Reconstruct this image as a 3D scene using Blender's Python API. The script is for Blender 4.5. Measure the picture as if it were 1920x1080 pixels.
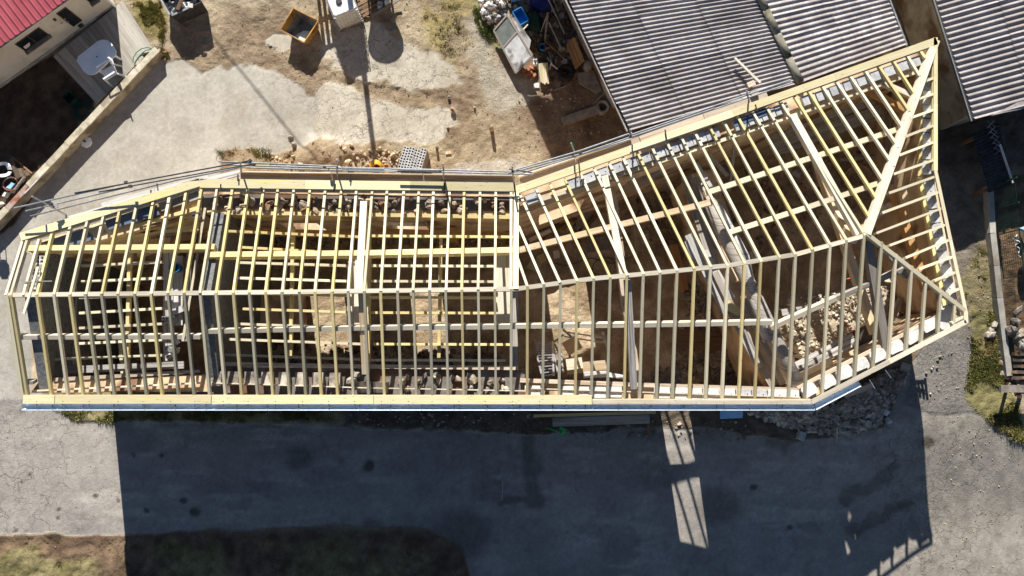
import bpy, bmesh, math, random
import numpy as np
from mathutils import Vector, Matrix
random.seed(7); RNG = np.random.default_rng(7)
for o in list(bpy.data.objects): bpy.data.objects.remove(o)
S = bpy.context.scene
COL = S.collection
# ------------------------------------------------------------------ camera, sky, sun, exposure
H = 28.7; FPX = 1500.0; TILT = math.radians(5.33)
cam_d = bpy.data.cameras.new('camera'); cam = bpy.data.objects.new('camera', cam_d); COL.objects.link(cam)
cam_d.sensor_width = 36.0; cam_d.lens = 36.0 * FPX / 1920.0; cam_d.clip_start = 0.5; cam_d.clip_end = 1500
cam.location = (0, 0, H); cam.rotation_euler = (TILT, 0, 0)
S.camera = cam
LIGHT = Vector((0.14, -1.0, -0.63)).normalized()          # direction the sunlight travels
EL = math.asin(-LIGHT.z); AZ = math.atan2(-LIGHT.x, -LIGHT.y)
W = bpy.data.worlds.new('World'); S.world = W; W.use_nodes = True
nt = W.node_tree; nt.nodes.clear()
sky = nt.nodes.new('ShaderNodeTexSky'); sky.sky_type = 'NISHITA'; sky.sun_disc = False
sky.sun_elevation = EL; sky.sun_rotation = AZ; sky.altitude = 900; sky.dust_density = 0.2; sky.air_density = 0.85; sky.ozone_density = 1.8
bg = nt.nodes.new('ShaderNodeBackground'); bg.inputs['Strength'].default_value = 0.05
wo = nt.nodes.new('ShaderNodeOutputWorld')
nt.links.new(sky.outputs[0], bg.inputs[0]); nt.links.new(bg.outputs[0], wo.inputs[0])
sd = bpy.data.lights.new('sun', 'SUN'); sd.energy = 5.0; sd.angle = math.radians(0.5); sd.color = (1.0, 0.955, 0.885)
sun = bpy.data.objects.new('sun', sd); COL.objects.link(sun); sun.location = (-5, 30, 40)
sun.rotation_euler = LIGHT.to_track_quat('-Z', 'Y').to_euler()
S.view_settings.view_transform = 'Standard'; S.view_settings.look = 'None'
S.view_settings.gamma = 1.0; S.view_settings.exposure = 0.85; S.view_settings.use_curve_mapping = False
S.render.engine = 'CYCLES'

# ------------------------------------------------------------------ survey: photograph point + height -> place
CT, ST = math.cos(TILT), math.sin(TILT)
def P(u, v, z=0.0):
    dx = u - 960.0; dc = 540.0 - v
    dz = -FPX * CT + dc * ST
    k = (H - z) / -dz
    return Vector((dx * k, (FPX * ST + dc * CT) * k, z))
def smooth(a, b, x):
    t = np.clip((x - a) / (b - a), 0, 1); return t * t * (3 - 2 * t)
def gz(x, y):
    f = smooth(-6.0, -1.2, y)
    return (1.2 * smooth(4.0, 14.0, x) * (f + (1 - f) * 0.3 * smooth(11.5, 14.5, x)) - 0.5 * smooth(5.0, 9.0, x) * (1 - smooth(9.5, 12.5, x)) * smooth(-3.0, -7.0, y)
            + 0.9 * smooth(13.0, 17.5, x) * smooth(-1.0, 5.0, y))
def G(u, v, dz=0.0):                     # a point on the terrain
    z = 0.0
    for _ in range(5):
        p = P(u, v, z); z = float(gz(p.x, p.y))
    p = P(u, v, z); return Vector((p.x, p.y, float(gz(p.x, p.y)) + dz))

# ------------------------------------------------------------------ materials
def lin(r, g, b):
    f = lambda c: ((c / 255.0 + 0.055) / 1.055) ** 2.4 if c > 10 else c / 255.0 / 12.92
    return (f(r), f(g), f(b))
MATS = {}
def mat(name, c1, c2, scale=4.0, rough=0.85, bump=0.25, metal=0.0, coord='Object', stretch=(1, 1, 1), rnd=0.12,
        c3=None, s3=0.6, t3=(0.5, 0.62), fine=60.0, finea=0.18, spec=0.3, alpha=None, trans=0.0, bdist=0.02):
    m = bpy.data.materials.new(name); m.use_nodes = True; MATS[name] = m
    n = m.node_tree.nodes; l = m.node_tree.links
    b = n['Principled BSDF']; b.inputs['Roughness'].default_value = rough; b.inputs['Metallic'].default_value = metal
    b.inputs['Specular IOR Level'].default_value = spec
    if trans: b.inputs['Transmission Weight'].default_value = trans
    tc = n.new('ShaderNodeTexCoord'); mp = n.new('ShaderNodeMapping'); mp.inputs['Scale'].default_value = stretch
    l.new(tc.outputs[coord], mp.inputs['Vector'])
    oi = n.new('ShaderNodeObjectInfo')
    ad = n.new('ShaderNodeVectorMath'); ad.operation = 'ADD'
    mu = n.new('ShaderNodeVectorMath'); mu.operation = 'SCALE'; mu.inputs[3].default_value = 37.0
    cb = n.new('ShaderNodeCombineXYZ')
    for k in range(3): l.new(oi.outputs['Random'], cb.inputs[k])
    l.new(cb.outputs[0], mu.inputs[0]); l.new(mp.outputs[0], ad.inputs[0]); l.new(mu.outputs[0], ad.inputs[1])
    nz = n.new('ShaderNodeTexNoise'); nz.inputs['Scale'].default_value = scale; nz.inputs['Detail'].default_value = 7
    nz.inputs['Roughness'].default_value = 0.62
    l.new(ad.outputs[0], nz.inputs['Vector'])
    rp = n.new('ShaderNodeValToRGB'); rp.color_ramp.elements[0].position = 0.33; rp.color_ramp.elements[1].position = 0.68
    rp.color_ramp.elements[0].color = (*c1, 1); rp.color_ramp.elements[1].color = (*c2, 1)
    l.new(nz.outputs['Fac'], rp.inputs[0]); colr = rp.outputs[0]
    if c3:
        n3 = n.new('ShaderNodeTexNoise'); n3.inputs['Scale'].default_value = s3; n3.inputs['Detail'].default_value = 8
        l.new(ad.outputs[0], n3.inputs['Vector'])
        mr = n.new('ShaderNodeMapRange'); mr.inputs[1].default_value = t3[0]; mr.inputs[2].default_value = t3[1]
        l.new(n3.outputs['Fac'], mr.inputs[0])
        mx = n.new('ShaderNodeMix'); mx.data_type = 'RGBA'; l.new(mr.outputs[0], mx.inputs[0])
        l.new(colr, mx.inputs[6]); mx.inputs[7].default_value = (*c3, 1); colr = mx.outputs[2]
    nf = n.new('ShaderNodeTexNoise'); nf.inputs['Scale'].default_value = fine; nf.inputs['Detail'].default_value = 3
    l.new(ad.outputs[0], nf.inputs['Vector'])
    m1 = n.new('ShaderNodeMapRange'); m1.inputs[1].default_value = 0.25; m1.inputs[2].default_value = 0.75
    m1.inputs[3].default_value = 1 - finea; m1.inputs[4].default_value = 1 + finea; l.new(nf.outputs['Fac'], m1.inputs[0])
    m2 = n.new('ShaderNodeMapRange'); m2.inputs[3].default_value = 1 - rnd; m2.inputs[4].default_value = 1 + rnd
    l.new(oi.outputs['Random'], m2.inputs[0])
    mm = n.new('ShaderNodeMath'); mm.operation = 'MULTIPLY'; l.new(m1.outputs[0], mm.inputs[0]); l.new(m2.outputs[0], mm.inputs[1])
    sc = n.new('ShaderNodeVectorMath'); sc.operation = 'SCALE'; l.new(colr, sc.inputs[0]); l.new(mm.outputs[0], sc.inputs[3])
    l.new(sc.outputs[0], b.inputs['Base Color'])
    if bump:
        bp = n.new('ShaderNodeBump'); bp.inputs['Strength'].default_value = bump; bp.inputs['Distance'].default_value = bdist
        l.new(nz.outputs['Fac'], bp.inputs['Height']); l.new(bp.outputs[0], b.inputs['Normal'])
    if alpha is not None: b.inputs['Alpha'].default_value = alpha
    return m
def wood(name, c1, c2, c3=None, rough=0.75, rnd=0.26, t3=(0.52, 0.66)):
    m = mat(name, c1, c2, scale=2.2, rough=rough, bump=0.12, coord='UV', stretch=(0.7, 16, 1), rnd=rnd, c3=c3, s3=0.8, t3=t3, fine=40, finea=0.10)
    n = m.node_tree.nodes; l = m.node_tree.links; b = n['Principled BSDF']     # knots
    src = b.inputs['Base Color'].links[0].from_socket; tc = [q for q in n if q.type == 'TEX_COORD'][0]
    mp = n.new('ShaderNodeMapping'); mp.inputs['Scale'].default_value = (2.6, 13, 1); l.new(tc.outputs['UV'], mp.inputs['Vector'])
    v = n.new('ShaderNodeTexVoronoi'); v.inputs['Scale'].default_value = 1.0; l.new(mp.outputs[0], v.inputs['Vector'])
    r = n.new('ShaderNodeMapRange'); r.inputs[1].default_value = .06; r.inputs[2].default_value = .16; r.inputs[3].default_value = .52; r.inputs[4].default_value = 1.0; l.new(v.outputs['Distance'], r.inputs[0])
    k = n.new('ShaderNodeVectorMath'); k.operation = 'SCALE'; l.new(src, k.inputs[0]); l.new(r.outputs[0], k.inputs[3]); l.new(k.outputs[0], b.inputs['Base Color'])
    return m
wood('spruce', (0.60, 0.51, 0.33), (0.72, 0.65, 0.47), (0.70, 0.64, 0.47))
wood('spruce_grey', (0.40, 0.36, 0.25), (0.52, 0.475, 0.35), (0.46, 0.40, 0.22))  # tone variety, and the street slope's weak grazing sun put into the colour
wood('spruce_yellow', (0.58, 0.45, 0.19), (0.68, 0.56, 0.28), (0.64, 0.57, 0.32))
wood('spruce_warm', (0.52, 0.37, 0.21), (0.64, 0.50, 0.33), (0.68, 0.60, 0.47))
wood('board_yellow', (0.58, 0.49, 0.28), (0.70, 0.63, 0.41), (0.68, 0.64, 0.19), t3=(0.56, 0.74))
wood('board_pale', (0.55, 0.48, 0.36), (0.68, 0.62, 0.50), (0.5, 0.42, 0.3))
wood('wood_grey', (0.26, 0.23, 0.20), (0.42, 0.385, 0.345), (0.20, 0.165, 0.13))
wood('wood_white', (0.42, 0.40, 0.38), (0.60, 0.585, 0.56), (0.24, 0.21, 0.18))
wood('wood_brown', (0.15, 0.085, 0.045), (0.25, 0.15, 0.085), (0.10, 0.06, 0.035))
wood('wood_orange', (0.38, 0.20, 0.075), (0.50, 0.29, 0.12), (0.30, 0.17, 0.07))
wood('scaffold_plank', (0.46, 0.37, 0.28), (0.60, 0.50, 0.39), (0.36, 0.26, 0.18), t3=(0.52, 0.66))
wood('deck_wood', (0.33, 0.30, 0.255), (0.44, 0.41, 0.36), (0.25, 0.22, 0.18))
mat('stone', lin(120, 105, 92), lin(185, 172, 158), scale=5, rough=0.92, bump=0.6, rnd=0.3, c3=lin(120, 84, 60), s3=2.5)
mat('rubble', lin(105, 95, 85), lin(165, 155, 142), scale=6, rough=0.92, bump=0.6, rnd=0.2, c3=lin(190, 180, 165), s3=1.5)
mat('rubble_pale', lin(182, 172, 154), lin(218, 209, 192), scale=6, rough=0.94, bump=0.5, rnd=0.15, c3=lin(150, 138, 120), s3=1.5)
mat('rubble_tan', lin(150, 128, 100), lin(205, 188, 160), scale=6, rough=0.92, bump=0.6, rnd=0.2, c3=lin(120, 95, 70), s3=1.3)
mat('mortar', lin(92, 86, 82), lin(132, 124, 118), scale=3, rough=0.95, bump=0.8, rnd=0.1, c3=lin(110, 82, 64), s3=1.2)
mat('plaster_tan', lin(196, 168, 134), lin(230, 206, 172), scale=1.6, rough=0.92, bump=0.5, rnd=0.08, c3=lin(142, 112, 88), s3=0.9)
mat('render_grey', lin(96, 97, 98), lin(130, 131, 130), scale=9, rough=0.95, bump=0.9, rnd=0.06, fine=25, finea=0.35)
mat('concrete', lin(150, 146, 138), lin(182, 178, 168), scale=2.5, rough=0.9, bump=0.3, rnd=0.1, c3=lin(128, 120, 108), s3=0.9)
mat('block_grey', lin(160, 161, 163), lin(190, 190, 190), scale=6, rough=0.92, bump=0.4, rnd=0.14, fine=45, finea=0.25)
mat('block_white', lin(196, 194, 190), lin(226, 224, 220), scale=5, rough=0.9, bump=0.3, rnd=0.08)
mat('block_dark', lin(118, 110, 106), lin(152, 144, 140), scale=6, rough=0.94, bump=0.4, rnd=0.12, fine=50, finea=0.3)
mat('brick_red', lin(140, 88, 62), lin(176, 118, 88), scale=5, rough=0.9, bump=0.4, rnd=0.25)
mat('fibre_cement', lin(138, 132, 131), lin(168, 162, 160), scale=2.2, rough=0.9, bump=0.35, rnd=0.13, c3=lin(128, 121, 116), s3=0.9, t3=(0.5, 0.72), fine=22, finea=0.25)
mat('fibre_pale', lin(138, 132, 131), lin(184, 178, 174), scale=2.4, rough=0.9, bump=0.35, rnd=0.10, c3=lin(140, 132, 130), s3=1.1, t3=(0.5, 0.74), fine=18, finea=0.25)
mat('ridge_cap', lin(112, 108, 96), lin(150, 145, 128), scale=4, rough=0.9, bump=0.4, rnd=0.1, c3=lin(84, 82, 60), s3=1.5)
mat('roof_red', lin(146, 66, 76), lin(164, 80, 90), scale=2, rough=0.5, bump=0.05, rnd=0.06, c3=lin(176, 104, 112), s3=1.2, t3=(0.55, 0.8))
mat('wall_cream', lin(206, 200, 184), lin(224, 219, 205), scale=1.2, rough=0.9, bump=0.15, rnd=0.04, c3=lin(188, 178, 156), s3=1.4, t3=(0.55, 0.75))
mat('shed_wall', lin(150, 140, 122), lin(196, 188, 170), scale=1.5, rough=0.92, bump=0.3, rnd=0.05, c3=lin(120, 100, 76), s3=0.9)
mat('old_wall', lin(146, 138, 120), lin(184, 176, 156), scale=3, rough=0.93, bump=0.5, rnd=0.08, c3=lin(118, 110, 92), s3=1.4)
mat('coping', lin(168, 158, 134), lin(206, 198, 178), scale=4, rough=0.92, bump=0.4, rnd=0.12, c3=lin(148, 138, 118), s3=1.5)
mat('rust_metal', lin(128, 78, 58), lin(172, 116, 92), scale=4, rough=0.7, bump=0.3, rnd=0.1, c3=lin(178, 158, 148), s3=2)
mat('zinc', lin(206, 220, 232), lin(222, 232, 242), scale=1.5, rough=0.3, bump=0.02, metal=0.3, rnd=0.04, fine=8, finea=0.08, spec=0.5)
mat('galv', lin(128, 132, 136), lin(166, 169, 172), scale=5, rough=0.45, bump=0.08, metal=0.5, rnd=0.12)
mat('steel_dark', lin(52, 52, 54), lin(84, 84, 86), scale=6, rough=0.6, bump=0.2, metal=0.4, rnd=0.1)
mat('alu', lin(170, 172, 176), lin(205, 207, 210), scale=5, rough=0.38, bump=0.05, metal=0.6, rnd=0.05)
mat('membrane_blue', lin(78, 94, 116), lin(104, 121, 142), scale=2, rough=0.7, bump=0.15, rnd=0.08)
mat('skip_yellow', lin(168, 126, 58), lin(194, 152, 80), scale=3, rough=0.55, bump=0.1, rnd=0.05, c3=lin(128, 88, 40), s3=2)
mat('skip_inside', lin(120, 116, 112), lin(150, 146, 140), scale=4, rough=0.85, bump=0.3, rnd=0.05, c3=lin(96, 92, 92), s3=2)
mat('cement_dust', lin(190, 188, 180), lin(214, 212, 205), scale=5, rough=0.95, bump=0.4, rnd=0.05)
mat('tank_white', lin(216, 218, 216), lin(236, 237, 235), scale=2, rough=0.4, bump=0.02, rnd=0.03, c3=lin(196, 196, 186), s3=1.2)
mat('plastic_white', lin(222, 226, 230), lin(238, 240, 242), scale=2, rough=0.35, bump=0.0, rnd=0.03)
mat('plastic_blue', lin(30, 112, 172), lin(60, 146, 204), scale=3, rough=0.4, bump=0.02, rnd=0.1)
mat('plastic_lightblue', lin(128, 178, 214), lin(160, 202, 230), scale=2, rough=0.4, bump=0.02, rnd=0.05)
mat('plastic_navy', lin(26, 34, 92), lin(40, 50, 120), scale=3, rough=0.5, bump=0.1, rnd=0.1)
mat('plastic_green', lin(24, 110, 76), lin(44, 142, 100), scale=3, rough=0.45, bump=0.05, rnd=0.1)
mat('bright_green', lin(40, 150, 70), lin(70, 190, 96), scale=3, rough=0.4, bump=0.02, rnd=0.1)
mat('plastic_black', lin(20, 22, 26), lin(40, 42, 48), scale=3, rough=0.35, bump=0.5, rnd=0.1, spec=0.5)
mat('mesh_green', lin(18, 46, 38), lin(28, 62, 52), scale=4, rough=0.5, bump=0.0, rnd=0.05)
mat('orange_paint', lin(214, 146, 36), lin(236, 176, 66), scale=3, rough=0.5, bump=0.1, rnd=0.05, c3=lin(150, 96, 40), s3=2.5)
mat('orange_hose', lin(206, 94, 40), lin(226, 116, 60), scale=3, rough=0.5, bump=0.0, rnd=0.05)
mat('glass', lin(24, 28, 32), lin(40, 45, 50), scale=1, rough=0.08, bump=0.0, rnd=0.05, spec=0.6, finea=0.0)
mat('glass_dusty', lin(104, 112, 108), lin(138, 144, 138), scale=3, rough=0.25, bump=0.0, rnd=0.05, spec=0.5)
mat('frame_brown', lin(70, 60, 54), lin(92, 82, 74), scale=4, rough=0.6, bump=0.1, rnd=0.05)
mat('paint_white_worn', lin(186, 188, 190), lin(222, 223, 222), scale=4, rough=0.6, bump=0.25, rnd=0.05, c3=lin(132, 128, 124), s3=2.2)
mat('paper', lin(205, 200, 190), lin(226, 222, 214), scale=3, rough=0.8, bump=0.1, rnd=0.08)
mat('tyre', lin(30, 29, 28), lin(52, 50, 47), scale=5, rough=0.9, bump=0.3, rnd=0.1)
mat('rope', lin(150, 128, 104), lin(190, 168, 140), scale=9, rough=0.9, bump=0.5, rnd=0.2)
mat('bark', lin(72, 60, 48), lin(112, 98, 82), scale=6, rough=0.95, bump=0.8, rnd=0.2)
mat('curb_stone', lin(110, 102, 94), lin(150, 142, 132), scale=4, rough=0.92, bump=0.5, rnd=0.1)
mat('grass_blade', lin(92, 96, 46), lin(150, 146, 84), scale=0.9, rough=0.85, bump=0.0, rnd=0.0, c3=lin(168, 152, 104), s3=1.6, fine=9, finea=0.4)
mat('weed_green', lin(100, 114, 64), lin(150, 158, 100), scale=1.2, rough=0.85, bump=0.0, rnd=0.1, fine=9, finea=0.4)
M = MATS

# ------------------------------------------------------------------ mesh helpers
class MB:
    def __init__(s): s.v = []; s.f = []; s.uv = []
    def add(s, vs, fs, uvs=None):
        o = len(s.v); s.v += [tuple(p) for p in vs]
        for i, f in enumerate(fs):
            s.f.append([o + k for k in f])
            if uvs: s.uv.append(uvs[i])
            else:
                s.uv.append([(vs[k][0] + vs[k][2] * .7, vs[k][1] + vs[k][2] * .7) for k in f])
    def beam(s, A, B, w, h, up=(0, 0, 1), al=0.0, twist=0.0):
        """box along A->B; al=0: the line is its top centre, .5 its axis, 1 its underside"""
        A = Vector(A); B = Vector(B); d = B - A; L = d.length
        if L < 1e-6: return
        d /= L; up = Vector(up)
        if abs(d.dot(up)) > 0.99: up = Vector((0, 1, 0))
        sd = d.cross(up).normalized(); u2 = sd.cross(d).normalized()
        if twist:
            R = Matrix.Rotation(twist, 3, d); sd = R @ sd; u2 = R @ u2
        vs = []
        for q in (A, B):
            for (a, b) in ((-.5, 0), (.5, 0), (.5, -1), (-.5, -1)):
                vs.append(q + sd * (a * w) + u2 * ((b + al) * h))
        fs = [(0, 3, 2, 1), (4, 5, 6, 7), (0, 1, 5, 4), (1, 2, 6, 5), (2, 3, 7, 6), (3, 0, 4, 7)]
        r = random.random() * 20; r2 = random.random() * 5
        uv = [[(r, r2), (r, r2 + h), (r + w, r2 + h), (r + w, r2)], [(r, r2), (r + w, r2), (r + w, r2 + h), (r, r2 + h)]]
        for k, wd in enumerate((w, h, w, h)):
            o = r2 + k * 1.7
            uv.append([(r, o), (r, o + wd), (r + L, o + wd), (r + L, o)])
        s.add(vs, fs, uv)
    def box(s, c, sx, sy, sz, rz=0.0, M3=None):
        """box standing on c"""
        R = M3 if M3 is not None else Matrix.Rotation(rz, 3, 'Z'); c = Vector(c)
        a = c + R @ Vector((-sx / 2, 0, sz)); b = c + R @ Vector((sx / 2, 0, sz))
        s.beam(a, b, sy, sz, up=R @ Vector((0, 0, 1)))
    def prism(s, poly, z0, z1):
        """poly: points (xy used); z1 may be a list"""
        n = len(poly); zt = z1 if isinstance(z1, (list, tuple)) else [z1] * n
        zb = z0 if isinstance(z0, (list, tuple)) else [z0] * n
        ar = sum(poly[i][0] * poly[(i + 1) % n][1] - poly[(i + 1) % n][0] * poly[i][1] for i in range(n))
        idx = list(range(n)) if ar > 0 else list(range(n))[::-1]
        vs = [(poly[i][0], poly[i][1], zb[i]) for i in idx] + [(poly[i][0], poly[i][1], zt[i]) for i in idx]
        fs = [tuple(range(n))[::-1], tuple(range(n, 2 * n))] + [(i, (i + 1) % n, n + (i + 1) % n, n + i) for i in range(n)]
        s.add(vs, fs)
    def tube(s, pts, r, n=8, cap=True, r2=None):
        pts = [Vector(p) for p in pts]; m = len(pts); vs = []; fs = []
        for i, p in enumerate(pts):
            d = (pts[min(i + 1, m - 1)] - pts[max(i - 1, 0)]).normalized()
            up = Vector((0, 0, 1)) if abs(d.z) < 0.9 else Vector((1, 0, 0))
            a = d.cross(up).normalized(); b = a.cross(d)
            rr = r if r2 is None else r + (r2 - r) * i / (m - 1)
            for k in range(n):
                t = 2 * math.pi * k / n; vs.append(p + a * (rr * math.cos(t)) + b * (rr * math.sin(t)))
        for i in range(m - 1):
            for k in range(n): fs.append((i * n + k, i * n + (k + 1) % n, (i + 1) * n + (k + 1) % n, (i + 1) * n + k))
        if cap: fs += [tuple(range(n))[::-1], tuple(range((m - 1) * n, m * n))]
        s.add(vs, fs)
    def lathe(s, c, prof, n=20, closed=False):
        c = Vector(c); vs = []; fs = []; m = len(prof)
        for (r, z) in prof:
            for k in range(n):
                t = 2 * math.pi * k / n; vs.append(c + Vector((r * math.cos(t), r * math.sin(t), z)))
        for i in range(m - 1):
            for k in range(n): fs.append((i * n + k, i * n + (k + 1) % n, (i + 1) * n + (k + 1) % n, (i + 1) * n + k))
        if prof[0][0] > 1e-4: fs.append(tuple(range(n))[::-1])
        if prof[-1][0] > 1e-4 and not closed: fs.append(tuple(range((m - 1) * n, m * n)))
        s.add(vs, fs)
    def quad(s, a, b, c, d, th=0.0):
        a, b, c, d = map(Vector, (a, b, c, d))
        if th == 0: s.add([a, b, c, d], [(0, 1, 2, 3)]); return
        n = (b - a).cross(d - a).normalized() * th
        vs = [a, b, c, d, a - n, b - n, c - n, d - n]
        s.add(vs, [(0, 1, 2, 3), (7, 6, 5, 4), (0, 4, 5, 1), (1, 5, 6, 2), (2, 6, 7, 3), (3, 7, 4, 0)])
    def build(s, name, m, parent=None, loc=None, smooth=False):
        me = bpy.data.meshes.new(name)
        off = Vector(parent['_loc']) if parent is not None and '_loc' in parent else Vector((0, 0, 0))
        o = bpy.data.objects.new(name, me)
        base = Vector(loc) if loc is not None else None
        if parent is None and base is not None: off = base
        me.from_pydata([(x - off.x, y - off.y, z - off.z) for x, y, z in s.v], [], s.f)
        uvl = me.uv_layers.new(name='UVMap')
        fl = [c for f in s.uv for q in f for c in q]
        if len(fl) == 2 * len(me.loops): uvl.data.foreach_set('uv', fl)
        me.materials.append(M[m] if isinstance(m, str) else m)
        if smooth: me.polygons.foreach_set('use_smooth', [True] * len(me.polygons))
        me.update(); COL.objects.link(o)
        if parent is not None:
            o.parent = parent
        elif base is not None: o.location = base
        return o
def tag(o, label=None, cat=None, group=None, kind=None):
    for k, v in (('label', label), ('category', cat), ('group', group), ('kind', kind)):
        if v: o[k] = v
    return o
def thing(name, label, cat, loc, group=None):
    o = bpy.data.objects.new(name, None); COL.objects.link(o); o.location = loc; o['_loc'] = tuple(loc)
    o.empty_display_size = 0.3
    return tag(o, label, cat, group)
def one(name, m, parent, fn, *a, smooth=False, **k):
    b = MB(); getattr(b, fn)(*a, **k); return b.build(name, m, parent, smooth=smooth)
def pbeam(name, m, parent, A, B, w, h, **k): return one(name, m, parent, 'beam', A, B, w, h, **k)
def copy_thing(o, loc, rz=0.0, label=None):
    c = o.copy(); COL.objects.link(c); c.location = loc; c.rotation_euler = (0, 0, rz); c['_loc'] = tuple(loc)
    if label: c['label'] = label
    for ch in o.children:
        d = ch.copy(); COL.objects.link(d); d.parent = c
        for g in ch.children:
            e = g.copy(); COL.objects.link(e); e.parent = d
    return c

# icosahedron for stones
_t = (1 + 5 ** .5) / 2
ICO_V = np.array([(-1, _t, 0), (1, _t, 0), (-1, -_t, 0), (1, -_t, 0), (0, -1, _t), (0, 1, _t), (0, -1, -_t), (0, 1, -_t), (_t, 0, -1), (_t, 0, 1), (-_t, 0, -1), (-_t, 0, 1)], float)
ICO_V /= np.linalg.norm(ICO_V[0])
ICO_F = np.array([(0, 11, 5), (0, 5, 1), (0, 1, 7), (0, 7, 10), (0, 10, 11), (1, 5, 9), (5, 11, 4), (11, 10, 2), (10, 7, 6), (7, 1, 8), (3, 9, 4), (3, 4, 2), (3, 2, 6), (3, 6, 8), (3, 8, 9), (4, 9, 5), (2, 4, 11), (6, 2, 10), (8, 6, 7), (9, 8, 1)])
def rot_mats(n, rng):
    q = rng.normal(size=(n, 4)); q /= np.linalg.norm(q, axis=1)[:, None]
    w, x, y, z = q.T
    return np.stack([np.stack([1 - 2 * (y * y + z * z), 2 * (x * y - z * w), 2 * (x * z + y * w)], -1),
                     np.stack([2 * (x * y + z * w), 1 - 2 * (x * x + z * z), 2 * (y * z - x * w)], -1),
                     np.stack([2 * (x * z - y * w), 2 * (y * z + x * w), 1 - 2 * (x * x + y * y)], -1)], 1)
def rocks(cs, sz, rng, chunky=0.35):
    n = len(cs); cs = np.asarray(cs, float); sz = np.asarray(sz, float)
    V = ICO_V[None] * (1 + rng.uniform(-chunky, chunky * .6, (n, 12, 1)))
    V = V * (rng.uniform(0.55, 1.25, (n, 1, 3)))
    V = np.einsum('nij,nkj->nki', rot_mats(n, rng), V) * sz[:, None, None] + cs[:, None, :]
    F = (ICO_F[None] + (np.arange(n) * 12)[:, None, None]).reshape(-1, 3)
    return V.reshape(-1, 3), F
def slabs(cs, sz, rng):
    """broken angular pieces"""
    n = len(cs); cs = np.asarray(cs, float); sz = np.asarray(sz, float)
    B = np.array([(x, y, z) for x in (-1, 1) for y in (-1, 1) for z in (-1, 1)], float)
    F8 = np.array([(0, 1, 3, 2), (4, 6, 7, 5), (0, 4, 5, 1), (2, 3, 7, 6), (0, 2, 6, 4), (1, 5, 7, 3)])
    V = B[None] * rng.uniform(0.35, 1.1, (n, 1, 3)) * (1 + rng.uniform(-.3, .2, (n, 8, 3)))
    V = np.einsum('nij,nkj->nki', rot_mats(n, rng), V) * sz[:, None, None] + cs[:, None, :]
    F = (F8[None] + (np.arange(n) * 8)[:, None, None]).reshape(-1, 4)
    return V.reshape(-1, 3), F
def npmesh(name, V, F, m, parent=None, smooth=False):
    me = bpy.data.meshes.new(name); k = F.shape[1]
    off = np.array(parent['_loc']) if parent is not None else np.zeros(3)
    me.vertices.add(len(V)); me.vertices.foreach_set('co', (V - off).astype(np.float32).ravel())
    me.loops.add(F.size); me.loops.foreach_set('vertex_index', F.astype(np.int32).ravel())
    me.polygons.add(len(F)); me.polygons.foreach_set('loop_start', np.arange(0, F.size, k, dtype=np.int32))
    me.polygons.foreach_set('use_smooth', np.full(len(F), smooth))
    me.update(calc_edges=True)
    me.materials.append(M[m] if isinstance(m, str) else m)
    o = bpy.data.objects.new(name, me); COL.objects.link(o)
    if parent is not None: o.parent = parent
    return o
def in_poly(px, py, poly):
    inside = np.zeros(px.shape, bool); n = len(poly)
    for i in range(n):
        x1, y1 = poly[i]; x2, y2 = poly[(i + 1) % n]
        if y1 == y2: continue
        c = ((y1 > py) != (y2 > py)) & (px < (x2 - x1) * (py - y1) / (y2 - y1) + x1)
        inside ^= c
    return inside
def sdist(px, py, poly):
    """signed distance (inside positive)"""
    d = np.full(px.shape, 1e9); n = len(poly)
    for i in range(n):
        x1, y1 = poly[i]; x2, y2 = poly[(i + 1) % n]
        ex, ey = x2 - x1, y2 - y1
        t = np.clip(((px - x1) * ex + (py - y1) * ey) / (ex * ex + ey * ey + 1e-12), 0, 1)
        d = np.minimum(d, (px - x1 - t * ex) ** 2 + (py - y1 - t * ey) ** 2)
    return np.sqrt(d) * np.where(in_poly(px, py, poly), 1, -1)
def rand_in(poly, n, rng):
    """n photo points inside a polygon"""
    p = np.array(poly); lo = p.min(0); hi = p.max(0); out = np.zeros((0, 2))
    while len(out) < n:
        q = rng.uniform(lo, hi, (n * 3, 2)); out = np.vstack([out, q[in_poly(q[:, 0], q[:, 1], poly)]])
    return out[:n]
_TAB = np.random.default_rng(3).random((512, 512))
def vnoise(x, y, s=1.0, o=0):
    x = x * s + o * 17.3; y = y * s + o * 9.1
    xi = np.floor(x).astype(int); yi = np.floor(y).astype(int); fx = x - xi; fy = y - yi
    fx = fx * fx * (3 - 2 * fx); fy = fy * fy * (3 - 2 * fy)
    g = lambda a, b: _TAB[a % 512, b % 512]
    return (g(xi, yi) * (1 - fx) + g(xi + 1, yi) * fx) * (1 - fy) + (g(xi, yi + 1) * (1 - fx) + g(xi + 1, yi + 1) * fx) * fy
def fbm(x, y, s=1.0, oc=5, o=0, g=0.5):
    a = 0; w = 1; t = 0
    for k in range(oc): a = a + w * vnoise(x, y, s * 2 ** k, o + k * 3); t += w; w *= g
    return a / t

# ================================================================== TERRAIN
GEXEC = True
dx = 0.06
core_x = np.arange(-21, 21.001, dx); core_y = np.arange(-10.5, 15.501, dx)
xs = np.concatenate([[-400, -200, -100, -70], np.arange(-46, -21.1, .5), core_x, np.arange(21.5, 46.1, .5), [70, 100, 200, 400]])
ys = np.concatenate([[-400, -200, -100, -60], np.arange(-36, -10.6, .5), core_y, np.arange(16, 42.1, .5), [70, 150, 400]])
GX, GY = np.meshgrid(xs, ys); gx = GX.ravel(); gy = GY.ravel()
Z0 = gz(gx, gy)
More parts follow.
